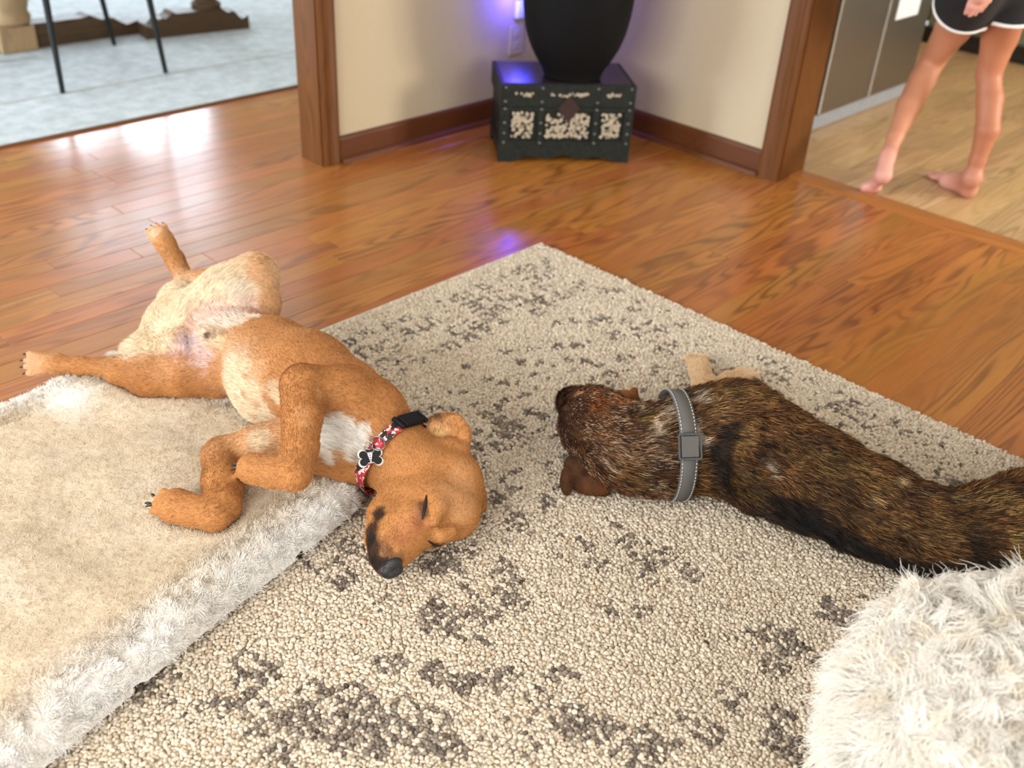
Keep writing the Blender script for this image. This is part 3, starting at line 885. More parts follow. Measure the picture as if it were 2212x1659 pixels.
    def bone(sx, sy):
        pts_ = []
        for a in np.linspace(0, 2*math.pi, 64, endpoint=False):
            r_ = 1.0
            best = 0
            dx, dy = math.cos(a), math.sin(a)
            # union of four lobes and a bar, radial distance
            for cx_, cy_ in ((.62, .34), (.62, -.34), (-.62, .34), (-.62, -.34)):
                bq = dx*cx_+dy*cy_; cq = cx_*cx_+cy_*cy_-.36**2; disc = bq*bq-cq
                if disc > 0: best = max(best, bq+math.sqrt(disc))
            bar = min(.7/max(abs(dx), 1e-6), .42/max(abs(dy), 1e-6)); best = max(best, bar)
            pts_.append((dx*best*sx, dy*best*sy))
        return pts_
    def plate(name, pts2, d0, d1, mat):
        mb = MB()
        a_ = [mb.bm.verts.new(tc+s_t*x+u_t*y+n_t*d0) for x, y in pts2]; b_ = [mb.bm.verts.new(tc+s_t*x+u_t*y+n_t*d1) for x, y in pts2]
        mb.bm.faces.new(a_[::-1]); mb.bm.faces.new(b_)
        for i in range(len(a_)): mb.bm.faces.new((a_[i], a_[(i+1) % len(a_)], b_[(i+1) % len(a_)], b_[i]))
        return mb.build(name, mat, col)
    plate('tag_rim', bone(0.0255, 0.0255), -0.001, 0.0012, M_STEEL)
    plate('tag_enamel', bone(0.0222, 0.0215), 0.0012, 0.0018, M_BLK)
    M_TAGW = plain('tag_white', (0.75, 0.74, 0.72), 0.4)
    plate('tag_shirt', [(-.0050, -.0085), (.0050, -.0085), (.0005, .0095), (-.0005, .0095)], 0.0018, 0.0023, M_TAGW)
    for y in (-.005, -.0005, .004):
        plate('tag_button', [(.0012*math.cos(a), y+.0012*math.sin(a)) for a in np.linspace(0, 6.283, 8, endpoint=False)], 0.0023, 0.0027, M_BLK)
    for o_ in list(col.children):
        o_.matrix_parent_inverse = Matrix.Identity(4) @ Matrix.Translation(-Vector((0, 0, 0)))
    return root, F, V, Q
# ------------------------------------------------------------------ brindle dog lying on its side, back towards the camera
def brindle_dog():
    F = Field(0.0042, 0.03)
    root = tag(empty('dog', tuple(G(1750, 1080, 0.012))), 'dark brindle dog with a grey collar stretched out on the patterned rug', 'dog')
    B0 = srgb(96, 66, 36)
    RED = srgb(94, 60, 36)
    CRM = srgb(230, 194, 154); EAR = srgb(168, 108, 62)
    # head, seen from behind
    back = unit(G(1390, 975, .1)-G(1260, 890, .1))
    F.imell(1298, 925, .105, 92, 84, 90, 25, RED, 0.03, back)
    F.imell(1352, 972, .100, 84, 84, 86, 20, RED, 0.03, back)
    F.imell(1275, 898, .105, 58, 56, 66, 0, RED, 0.03, back)
    F.chain([(1222, 858, .060, 17), (1240, 872, .068, 32), (1262, 890, .080, 48), (1300, 930, .09, 66)], RED, 0.02)
    F.imell(1292, 856, .115, 24, 20, 22, 0, RED, 0.016, back)
    # neck and trunk, head to tail
    F.chain([(1340, 965, .10, 88), (1400, 972, .105, 92), (1460, 966, .112, 97), (1530, 950, .120, 108), (1600, 952, .122, 115)], B0, 0.03)
    F.chain([(1600, 952, .122, 115), (1660, 990, .122, 114), (1760, 1038, .120, 108), (1880, 1096, .115, 100), (2000, 1150, .108, 93), (2120, 1165, .108, 98), (2230, 1160, .108, 98), (2330, 1150, .10, 80)], B0, 0.03)
    # shoulder blade, hip
    F.imell(1585, 905, .14, 70, 78, 60, -20, B0, 0.04, V3(.5, -.6, 0))
    F.imell(1660, 1000, .14, 60, 90, 60, 20, B0, 0.04, V3(.5, -.6, 0))
    F.imell(2150, 1105, .15, 75, 62, 60, 10, B0, 0.035, V3(.5, -.6, 0))
    # forelegs reaching away over the rug
    claws = []
    F.chain([(1520, 880, .08, 44), (1522, 835, .055, 26), (1512, 800, .045, 22), (1508, 792, .042, 21)], CRM, 0.012)
    w_, t_ = ppt((1514, 805, .044)), ppt((1505, 782, .042))
    paw_toes(F, w_, t_, rad(t_, 27), V3(0, 0, 1), CRM, claws, spread=0.72)
    F.chain([(1545, 860, .07, 34), (1572, 822, .05, 18), (1600, 812, .040, 16), (1620, 816, .036, 18)], CRM, 0.010)
    w_, t_ = ppt((1600, 813, .038)), ppt((1624, 819, .036))
    paw_toes(F, w_, t_, rad(t_, 20), V3(0, 0, 1), CRM, claws, spread=0.8)
    # elbow peeking out behind the ribs, hind legs and tail
    F.chain([(1600, 885, .07, 26), (1640, 868, .045, 15), (1663, 864, .040, 12)], TAN, 0.01)
    F.chain([(2200, 1130, .07, 50), (2310, 1110, .05, 34), (2340, 1070, .045, 22), (2290, 1062, .040, 17), (2262, 1070, .038, 17)], B0, 0.02)
    F.chain([(2180, 1085, .10, 60), (2290, 1040, .07, 46), (2330, 1000, .06, 32)], B0, 0.02)
    F.chain([(2330, 1000, .06, 30), (2270, 1008, .045, 20), (2222, 1030, .040, 18)], CRM, 0.012)
    F.chain([(2330, 1150, .07, 34), (2420, 1190, .05, 22), (2500, 1260, .045, 14)], B0, 0.02)
    # ears
    ear0 = len(F.prims)
    eo = unit(G(1300, 1062, .03)-G(1240, 1000, .1))
    F.chain([(1262, 992, .075, 16), (1252, 1012, .062, 20)], RED, 0.008)
    F.imell(1248, 1026, .052, 46, 26, 11, 62, RED, 0.004, eo, tilt=0)
    F.imell(1270, 1042, .042, 52, 27, 10, 24, RED, 0.004, eo, tilt=0)
    F.imell(1224, 1040, .045, 15, 32, 9, 0, RED, 0.004, eo, tilt=0)
    F.imell(1300, 1052, .036, 22, 20, 9, 30, RED, 0.004, eo, tilt=0)
    eo2 = unit(G(1378, 860, .13)-G(1320, 860, .16))
    F.imell(1336, 862, .150, 42, 19, 13, -12, EAR, 0.008, eo2, tilt=15)
    F.imell(1367, 856, .142, 12, 21, 9, 12, EAR, 0.005, eo2)
    F.imell(1374, 866, .140, 9, 13, 9, 8, EAR, 0.005, eo2)
    ears = F.prims[ear0:]
    V, Q = F.mesh(cut=lambda X: 0.019-X[..., 2], relax=4)
    C, Fl = F.attrs(V, B0, 0.012)
    bvh = bvh_of(V, Q); Nn = soft_normals(V, Q)
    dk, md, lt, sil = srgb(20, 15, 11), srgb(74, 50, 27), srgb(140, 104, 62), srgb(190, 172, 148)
    spots = [
        # head
        (1310, 930, 60, srgb(106, 70, 42), .7), (1250, 900, 30, srgb(60, 38, 22), .6), (1222, 930, 26, srgb(52, 34, 22), .75, 100, 1.8), (1290, 870, 26, srgb(130, 74, 32), .7),
        (1335, 862, 26, srgb(158, 100, 54), .9), (1355, 850, 18, srgb(172, 112, 64), .9), (1262, 1035, 44, srgb(124, 78, 44), .8), (1290, 845, 16, srgb(130, 80, 38), .8), (1372, 862, 12, srgb(176, 118, 72), .7), (1360, 885, 18, srgb(50, 34, 20), .7), (1247, 851, 11, srgb(200, 142, 100), .9, 10, 1.6), (1219, 856, 13, dk, .9), (1252, 862, 5, dk, .9, -15, 2.0),
        (1310, 1000, 10, sil, .35, 30, 2.6),
        (1360, 1010, 40, srgb(104, 74, 42), .8), (1380, 1045, 36, srgb(92, 68, 38), .8), (1420, 1010, 24, srgb(60, 42, 26), .6), (1245, 1050, 22, srgb(70, 34, 14), .6), (1265, 1020, 14, srgb(44, 24, 12), .6), (1300, 1055, 14, srgb(120, 66, 28), .7),
        (1400, 905, 22, srgb(150, 120, 66), .7), (1385, 890, 14, srgb(60, 44, 26), .6), (1418, 925, 16, sil, .8, 75, 1.8), (1410, 1050, 20, srgb(70, 54, 40), .5), (1440, 1062, 12, srgb(150, 130, 110), .5),
        # neck behind the collar
        (1478, 905, 20, sil, .85, 70, 1.8), (1495, 935, 20, sil, .8, 60, 1.6), (1468, 870, 22, srgb(150, 128, 98), .8), (1510, 860, 26, sil, .6), (1510, 960, 22, sil, .5), (1490, 1010, 28, srgb(128, 96, 54), .9), (1500, 1040, 26, srgb(118, 86, 46), .8),
        # shoulders
        (1560, 860, 40, srgb(128, 98, 60), .8), (1600, 845, 40, srgb(116, 86, 50), .7), (1640, 860, 30, lt, .5), (1545, 905, 30, srgb(130, 100, 64), .6),
        (1570, 950, 34, dk, .85, 110, 1.6), (1545, 985, 30, dk, .85), (1560, 1020, 34, dk, .9, 80, 1.6), (1615, 930, 22, srgb(158, 120, 72), .85, 100, 2.2), (1595, 970, 18, srgb(130, 98, 56), .7, 110, 1.8),
        (1650, 975, 26, dk, .6, 60, 1.6), (1610, 1045, 40, srgb(104, 78, 42), .85), (1640, 1075, 28, srgb(96, 72, 40), .7), (1665, 1015, 10, sil, .4, 70, 2.2),
        # back and flank
        (1740, 980, 40, srgb(98, 72, 38), .7, 25, 2.2), (1800, 1000, 40, srgb(110, 84, 46), .6, 25, 2.2), (1860, 1040, 40, srgb(124, 96, 56), .5, 25, 2.0), (1940, 1035, 16, srgb(176, 150, 108), .75), (1880, 1082, 14, srgb(164, 132, 90), .7, 10, 1.7), (1790, 1070, 44, srgb(84, 60, 32), .6, 25, 2.2),
        (1700, 1105, 40, dk, .9, 30, 1.8), (1760, 1130, 40, dk, .9, 30, 2.0), (1840, 1180, 44, dk, .92, 28, 2.2), (1930, 1222, 40, dk, .92, 15, 2.2), (2040, 1240, 40, dk, .92, 2, 2.4), (2170, 1240, 44, dk, .92, 0, 2.4),  # black lower band: dark coat plus painted-in shading
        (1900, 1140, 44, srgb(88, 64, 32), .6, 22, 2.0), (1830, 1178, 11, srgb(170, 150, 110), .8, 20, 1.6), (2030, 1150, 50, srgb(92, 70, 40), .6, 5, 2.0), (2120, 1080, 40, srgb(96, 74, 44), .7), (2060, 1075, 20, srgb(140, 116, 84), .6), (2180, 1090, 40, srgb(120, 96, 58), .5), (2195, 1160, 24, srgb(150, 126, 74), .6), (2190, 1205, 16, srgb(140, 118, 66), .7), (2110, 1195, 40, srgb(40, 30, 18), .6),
        (1640, 1112, 24, dk, .8, 25, 2.0), (1700, 1145, 30, dk, .95, 30, 2.0), (1770, 1180, 30, dk, .95, 30, 2.0), (1850, 1222, 30, dk, .95, 25, 2.0), (1940, 1256, 30, dk, .95, 10, 2.0), (2060, 1268, 30, dk, .95, 0, 2.4), (2190, 1270, 30, dk, .95, 0, 2.4), (1690, 1128, 26, dk, .9, 30, 2.0), (1780, 1170, 26, dk, .9, 30, 2.0), (1855, 1208, 26, dk, .9, 25, 2.0), (1950, 1240, 24, dk, .9, 8, 2.2), (2080, 1252, 24, dk, .9, 0, 2.4), (1560, 1075, 22, srgb(60, 44, 26), .7, 15, 2.0), (1630, 1098, 18, srgb(50, 36, 22), .7, 20, 2.0),  # more low on the side: dark coat and its shade painted together
        (1440, 890, 12, sil, .6, 70, 1.8), (1425, 960, 14, srgb(150, 126, 100), .5, 80, 2.2), (1482, 960, 14, sil, .6, 80, 2.0), 
        (1985, 1060, 20, srgb(110, 92, 70), .5), (1634, 824, 12, dk, .95), (1505, 770, 14, srgb(238, 200, 160), .6),
    ]
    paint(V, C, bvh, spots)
    # brindle streaks run across the flow
    nz = vnoise(V*np.array([22, 22, 14]), 3); nz2 = vnoise(V*55, 4)
    st = np.clip(0.5+1.3*nz+0.5*nz2, 0, 1)
    pale = np.clip((C[:, 0]-0.30)/0.2, 0, 1)
    C *= (1-(1-pale)*0.45*(1-st))[:, None]
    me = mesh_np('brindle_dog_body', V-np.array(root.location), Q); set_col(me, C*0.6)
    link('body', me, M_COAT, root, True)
    def fix(o): o.parent = root; o.matrix_parent_inverse = Matrix.Translation(-Vector(root.location)); return o
    # strands: dark and tan hairs mixed, pale tips here and there
    dh = np.linalg.norm(V-G(1310, 940, .1), axis=1)
    lm = np.where(dh < 0.13, 0.6, 1.0)
    lm = np.where(pale > 0.5, 0.35, lm)
    de = np.min([F.dist(p_, V.astype(np.float32)) for p_ in ears], 0)
    earw = np.clip((0.006-de)/0.004, 0, 1)
    lm = lm*(1-0.72*earw)
    silw = np.clip(1.25-np.linalg.norm(V-G(1370, 950, .12), axis=1)/0.135, 0, 1)*(1-earw)
    Fl = Fl+0.0
    n = 170000
    T, B = sample_surface(V, Q, n, rng, (V[:, 2] > 0.02).astype(float))
    p = interp(V, T, B); nn = unit(interp(Nn, T, B)); f = interp(Fl, T, B); c = interp(C, T, B); L = 0.0185*(0.6+0.7*rng.random(n))*interp(lm, T, B)
    # strands gather in small tufts
    wob = np.stack([vnoise(p*60, 11), vnoise(p*60, 12), vnoise(p*60, 13)], 1)
    f = f-nn*(f*nn).sum(1, keepdims=True); f = unit(f+1e-6)
    d0 = unit(f*0.78+nn*0.30+wob*0.30+rng.normal(size=(n, 3))*0.08)
    d1 = unit(f+nn*0.04+wob*0.45+rng.normal(size=(n, 3))*0.15)
    ts = np.linspace(0, 1, 4)
    Pn = p[:, None]+L[:, None, None]*(d0[:, None]*(ts-ts**2*.5)[None, :, None]+d1[:, None]*(ts**2*.5)[None, :, None])
    Pn[:, :, 2] = np.maximum(Pn[:, :, 2], 0.0195)
    R = 0.00036*np.array([1, .9, .65, .12])[None]*(0.7+.6*rng.random(n))[:, None]
    u = rng.random((n, 1)); pl = interp(pale, T, B)[:, None]
    gain = np.where(u < 0.46, 0.16, np.where(u < 0.82, 1.1, 3.1))
    ew = interp(earw, T, B)[:, None]; gain = gain*(1-ew)+ew*(0.85+.5*rng.random((n, 1)))
    gain = gain*(1-pl)+pl*(1+0.1*rng.normal(size=(n, 1)))
    hc = c*gain
    isil = (rng.random((n, 1)) < 0.30*interp(silw, T, B)[:, None]*np.clip(0.6+1.6*vnoise(p*35, 14)[:, None], 0, 1.6))
    hc = np.where(isil, srgb(196, 172, 146)*(0.7+.6*rng.random((n, 1))), hc)
    fo = hair_curves('fur', Pn, R, np.clip(hc, 0.004, 0.8), M_FUR, None)
    fix(fo)
    for b, d in claws: fix(claw(None, seat_claw(bvh, b, d), d, 0.010, 0.0030))
    Fn = Field(0.002, 0.006)
    Fn.imell(1219, 852, .056, 12, 14, 13, 20, k=0.006)
    vn, qn = Fn.mesh(relax=1)
    fix(link('nose', mesh_np('nose', vn, qn), M_NOSE, None, True))
    # collar
    cc = G(1458, 966, .112); ax = unit(G(1530, 955, .118)-G(1400, 972, .105))
    ax = unit(ax+0.10*CD)
    WID = 0.036
    pts, ax = strap(bvh, cc, ax, -CF, WID, 90, 0.008)
    t = NT('collar_grey_webbing')
    at = t.n('ShaderNodeAttribute', {'attribute_name': 'Col'})
    g = t.n('ShaderNodeNewGeometry')
    wv = t.n('ShaderNodeTexNoise', Vector=g.outputs['Position'], Scale=900.0, Detail=1.0)
    t.out(Base_Color=t.mix(0.25, c4(0.11, 0.105, 0.10), wv.outputs[0], 'MULTIPLY'), Roughness=0.75, Normal=t.bump(wv.outputs[0], 0.5, 0.0008))
    v_, q_ = band_mesh(pts, ax, WID, 0.0028)
    col = fix(link('collar', mesh_np('collar', v_, q_), t.m)); col['label'] = 'grey webbing collar with pale stitching and a slide buckle'
    n = len(pts)
    def proj(p):
        q = p-CAMPOS; return np.dot(q, CR)/np.dot(q, CF)*F_PX+CXP, np.dot(q, CD)/np.dot(q, CF)*F_PX+CYP
    vis = [i for i in range(n) if np.dot(pts[i][1], CF) < 0.1]
    M_ST = plain('stitch_thread', (0.60, 0.60, 0.58), 0.8)
    arr = np.array([q[0] for q in pts]); no = np.array([q[1] for q in pts])
    mb = MB()
    for e in (-0.40, 0.40):
        for i in vis:
            a = arr[i]; b = arr[(i+1) % n]
            for s0, s1 in ((0.18, 0.72),):
                pa = a+(b-a)*s0+ax*e*WID+no[i]*0.0029; pb = a+(b-a)*s1+ax*e*WID+no[i]*0.0029
                mb.tube([pa, pb], 0.0009, 5)
    mb.build('stitching', M_ST, col)
    col.children[0]['kind'] = 'stuff'
    # slide buckle
    def near(px, py): return min(vis, key=lambda i: math.hypot(proj(arr[i])[0]-px, proj(arr[i])[1]-py))
    i1, i2 = near(1462, 945), near(1468, 985)
    M_BK = plain('slide_plastic', (0.035, 0.040, 0.045), 0.35)
    im = near(1465, 966)
    tn = unit(arr[(im+1) % n]-arr[im-1]); o = unit(no[im])
    m_ = Matrix(((tn[0], ax[0], o[0], 0), (tn[1], ax[1], o[1], 0), (tn[2], ax[2], o[2], 0), (0, 0, 0, 1)))
    m_.translation = Vector(arr[im]+o*0.006)
    mb = MB(); hl, hw = 0.025, 0.0225
    for sx in (-1, 1): mb.box(sx*hl-0.0028, sx*hl+0.0028, -hw, hw, -0.0025, 0.0025, 0.001, m_)
    for sy in (-1, 1): mb.box(-hl, hl, sy*hw-0.002, sy*hw+0.002, -0.0025, 0.0025, 0.001, m_)
    sb = mb.build('slide_buckle', M_BK, col)
    m2 = m_.copy(); m2.translation = Vector(arr[im]+o*0.0055)
    MB().box(-0.021, 0.021, -0.0175, 0.0175, -0.0015, 0.0025, 0.001, m2).build('strap_fold', t.m, col)
    return root, F, V, Q
dog1 = tan_dog()
dog2 = brindle_dog()

# ------------------------------------------------------------------ patterned area rug
RX, RY, RT = 2.21, 1.93, 0.007
def rug_pattern(X):
    """0..1 amount of dark yarn at rug points (x, y)"""
    r = np.random.default_rng(42)
    segs = []
    glyphs = {
        'c': [(-.4, .35, .4, .35), (.4, .35, .4, -.35), (.4, -.35, -.35, -.35)],
        'e': [(-.4, .4, -.4, -.4), (-.4, .4, .4, .4), (-.4, 0, .25, 0), (-.4, -.4, .4, -.4)],
        'd': [(-.4, 0, .4, 0)], 'p': [(-.08, 0, .08, 0)],
        'h': [(-.4, .1, .4, .1), (.1, .4, .1, -.4)], 'v': [(-.4, -.3, 0, .3), (0, .3, .4, -.3)],
        'o': [(-.3, .3, .3, .3), (.3, .3, .3, -.3), (.3, -.3, -.3, -.3), (-.3, -.3, -.3, .3)],
    }
    def stamp(x, y, g, size, th, rot=0, st=1.0):
        for a in glyphs[g]:
            c, s_ = math.cos(rot), math.sin(rot)
            p = [(a[i]*c-a[i+1]*s_, a[i]*s_+a[i+1]*c) for i in (0, 2)]
            segs.append((x+p[0][0]*size, y+p[0][1]*size, x+p[1][0]*size, y+p[1][1]*size, th, st))
    # scrolled border along the far edge
    for row, t in enumerate((0.095, 0.165, 0.235, 0.295)):
        for s_ in np.arange(0.16, 1.3, 0.062):
            if r.random() < 0.86:
                stamp(RX-s_-r.normal()*.006, RY-t-r.normal()*.006, r.choice(list('cceoh')), 0.056 if row in (1, 2) else .04, 0.0055, r.choice([0, H90, math.pi, -H90]), 0.95*(1 if s_ < .95 else .7)*(0.35+0.65*min(1, s_/.30)))
    # rows of diamonds and dashes
    for k, t in enumerate(np.arange(0.40, 0.92, 0.034)):
        for s_ in np.arange(0.30+0.02*(k % 2), 1.25, 0.045):
            fade = 1 if 0.42 < s_ < 1.1 else 0.6
            if r.random() < (0.62 if t > .5 else .38)*fade:
                stamp(RX-s_-r.normal()*.006, RY-t-r.normal()*.005, r.choice(list('ddpvh')), 0.030, 0.0075, r.normal()*.25, 0.9)
    # speckled border down the right edge
    for t in np.arange(0.10, 2.0, 0.040):
        for s_ in np.arange(0.075, 0.36, 0.040):
            dens = np.clip(0.22+0.42*t, 0, .72)*(1 if s_ < .3 else .6)
            if r.random() < dens:
                stamp(RX-s_-r.normal()*.008, RY-t-r.normal()*.008, r.choice(list('dhvcpe')), 0.036, 0.0062, r.choice([0, H90])+r.normal()*.3, 0.55+0.35*min(1, t))
    # scattered worn motifs in the middle of the rug
    cl = [(1290, 1195, 80, 45), (1440, 1215, 110, 50), (1090, 1275, 55, 60), (960, 1330, 110, 55), (730, 1530, 100, 90), (820, 1580, 70, 70), (1010, 1460, 120, 26), (1175, 1490, 40, 45),
          (990, 1600, 90, 60), (340, 1480, 70, 50), (470, 1545, 70, 45), (1840, 1325, 60, 60), (1690, 1395, 50, 60), (1690, 1600, 50, 60), (1110, 1610, 50, 50), (860, 1400, 60, 40), (560, 1440, 50, 40),
          (720, 1230, 60, 45), (960, 1225, 60, 45), (1520, 1540, 50, 60), (1350, 1330, 60, 26), (1400, 1620, 60, 40), (620, 1620, 60, 40), (1560, 1390, 50, 40), (1250, 1560, 60, 40), (1060, 1010, 50, 60), (1120, 930, 60, 50), (1080, 1110, 50, 40)]
    for px, py, rx, ry in cl:
        c = G(px, py); n = int(rx*ry/520)+2
        for _ in range(n):
            q = G(px+r.normal()*rx*.55, py+r.normal()*ry*.5)
            # snap to the weave directions
            qx, qy = round(q[0]/.022)*.022, round(q[1]/.022)*.022
            stamp(qx, qy, r.choice(list('dddchep')), 0.046, 0.0062, r.choice([0, H90]), 0.85)
    D = np.zeros(len(X))
    for x0, y0, x1, y1, th, st in segs:
        lo, hi = (min(x0, x1)-.02, min(y0, y1)-.02), (max(x0, x1)+.02, max(y0, y1)+.02)
        m = np.where((X[:, 0] > lo[0]) & (X[:, 0] < hi[0]) & (X[:, 1] > lo[1]) & (X[:, 1] < hi[1]))[0]
        if not len(m): continue
        p = X[m]-[x0, y0]; e = np.array([x1-x0, y1-y0]); L = e@e+1e-9
        t = np.clip(p@e/L, 0, 1); d = np.linalg.norm(p-t[:, None]*e, axis=1)
        D[m] = np.maximum(D[m], st*np.clip((th*1.15-d)/(th*.4), 0, 1))
    return D
def tuft_nodes(mat, rad_, sub=2):
    ng = bpy.data.node_groups.new('pile_instances', 'GeometryNodeTree')
    ng.interface.new_socket('Geometry', in_out='INPUT', socket_type='NodeSocketGeometry')
    ng.interface.new_socket('Geometry', in_out='OUTPUT', socket_type='NodeSocketGeometry')
    N, L = ng.nodes, ng.links
    gi, go = N.new('NodeGroupInput'), N.new('NodeGroupOutput')
    ico = N.new('GeometryNodeMeshIcoSphere'); ico.inputs['Radius'].default_value = rad_; ico.inputs['Subdivisions'].default_value = sub
    sm = N.new('GeometryNodeSetShadeSmooth')
    stm = N.new('GeometryNodeSetMaterial'); stm.inputs['Material'].default_value = mat
    iop = N.new('GeometryNodeInstanceOnPoints')
    def named(nm, typ):
        a = N.new('GeometryNodeInputNamedAttribute'); a.data_type = typ; a.inputs['Name'].default_value = nm
        return [o for o in a.outputs if o.enabled][0]
    L.new(ico.outputs['Mesh'], sm.inputs['Geometry']); L.new(sm.outputs['Geometry'], stm.inputs['Geometry'])
    L.new(stm.outputs['Geometry'], iop.inputs['Instance'])
    L.new(gi.outputs[0], iop.inputs['Points'])
    e2r = N.new('FunctionNodeEulerToRotation') if hasattr(bpy.types, 'FunctionNodeEulerToRotation') else None
    rot = named('rot', 'FLOAT_VECTOR')
    if e2r: L.new(rot, e2r.inputs[0]); rot = e2r.outputs[0]
    L.new(rot, iop.inputs['Rotation'])
    L.new(named('scl', 'FLOAT_VECTOR'), iop.inputs['Scale'])
    L.new(iop.outputs['Instances'], go.inputs[0])
    return ng
def pile(name, pts, rot, scl, colr, mat, parent, rad_):
    me = bpy.data.meshes.new(name)
    me.vertices.add(len(pts)); me.vertices.foreach_set('co', pts.astype(np.float32).ravel())
    for nm, arr in (('rot', rot), ('scl', scl)):
        a = me.attributes.new(nm, 'FLOAT_VECTOR', 'POINT'); a.data.foreach_set('vector', arr.astype(np.float32).ravel())
    set_col(me, colr)
    me.update()
    o = link(name, me, mat, parent)
    md = o.modifiers.new('pile', 'NODES'); md.node_group = tuft_nodes(mat, rad_)
    o['kind'] = 'stuff'
    return o
def yarn_mat(name):
    t = NT(name)
    a = t.n('ShaderNodeAttribute', {'attribute_name': 'Col', 'attribute_type': 'INSTANCER'})
    g = t.n('ShaderNodeNewGeometry')
    nz = t.n('ShaderNodeTexNoise', Vector=g.outputs['Position'], Scale=900.0, Detail=3.0)
    v = t.ramp(nz.outputs[0], [(0.3, (.72,)*3), (0.65, (1,)*3)])
    t.out(Base_Color=t.mix(1.0, a.outputs['Color'], v, 'MULTIPLY'), Roughness=0.95, Normal=t.bump(nz.outputs[0], 0.7, 0.0015))
    t.b.inputs['Specular IOR Level'].default_value = 0.1
    return t.m
M_BACK = plain('rug_backing', (0.50, 0.44, 0.35), 0.9, noise=0.15, scale=200)
rug = tag(empty('area_rug', (RX-1.2, RY-1.2, 0)), 'large cream rug with worn charcoal geometric motifs under both dogs', 'rug')
def child_of(o, root):
    o.parent = root; o.matrix_parent_inverse = Matrix.Translation(-Vector(root.location)); return o
child_of(MB().box(-0.5, RX, -0.9, RY, 0.0006, RT, 0.002).build('backing', M_BACK), rug)
child_of(MB().box(-0.5, RX+0.004, RY-0.002, RY+0.005, 0.0006, RT+0.003, 0.002).build('binding', plain('rug_binding', (.62, .57, .48), .9)), rug)
sp = 0.0068
gx, gy = np.meshgrid(np.arange(0.12, RX, sp), np.arange(-0.55, RY, sp), indexing='ij')
P2 = np.stack([gx.ravel(), gy.ravel()], 1)
P2[:, 0] += (np.round(P2[:, 1]/sp) % 2)*sp*.5
P2 += rng.normal(size=P2.shape)*sp*0.20
P2 = P2[(P2[:, 0] < RX) & (P2[:, 1] < RY)]
# leave out what no one can see under the cushion
BK, BU, BV = np.array([1.0, 1.285]), np.array([-.978, -.207]), np.array([-.207, .978])
bu, bv = (P2-BK)@BU, (P2-BK)@BV
P2 = P2[~((bu > .10) & (bv > .10) & (bv < .72))]
side_ok = (P2[:, 0]*0.66-P2[:, 1]*0.75 < 1.9) & (P2[:, 0]+P2[:, 1] > 0.85)
P2 = P2[side_ok]
D = rug_pattern(P2+rng.normal(size=P2.shape)*0.0016)
wear = np.clip(0.75+1.0*vnoise(np.c_[P2*9, np.zeros(len(P2))], 31)+.5*vnoise(np.c_[P2*33, np.zeros(len(P2))], 32), 0.15, 1)
D = D*wear
cre = srgb(224, 212, 192)[None]*(1+0.10*rng.normal(size=(len(P2), 1)))*np.array([1, 1, 1])
tanmix = (rng.random((len(P2), 1)) < 0.13)*0.5
cre = cre*(1-tanmix)+srgb(186, 160, 124)*tanmix
warm = np.clip(vnoise(np.c_[P2*3.1, np.ones(len(P2))], 33), 0, 1)[:, None]*.35
cre = cre*(1-warm)+cre*np.array([1.0, .95, .86])*warm
drk = srgb(112, 102, 94)[None]*(1+0.22*rng.normal(size=(len(P2), 1)))
isd = (rng.random(len(P2)) < D*1.05)[:, None]*np.clip(.55+.5*rng.random((len(P2), 1)), 0, 1)
colr = np.clip(cre*(1-isd)+drk*isd, 0.01, 0.9)
npt = len(P2)
zz = RT+0.0015+0.0012*rng.normal(size=npt)
rot = np.stack([rng.normal(size=npt)*.5, rng.normal(size=npt)*.5, rng.random(npt)*6.28], 1)
scl = np.stack([1.15+.2*rng.normal(size=npt), 0.85+.12*rng.normal(size=npt), 1.0+.18*rng.normal(size=npt)], 1)
scl = np.clip(scl, .5, 1.7)
M_YARN = yarn_mat('rug_yarn')
po = pile('pile', np.c_[P2, zz], rot, scl, colr, M_YARN, None, 0.0044)
child_of(po, rug)

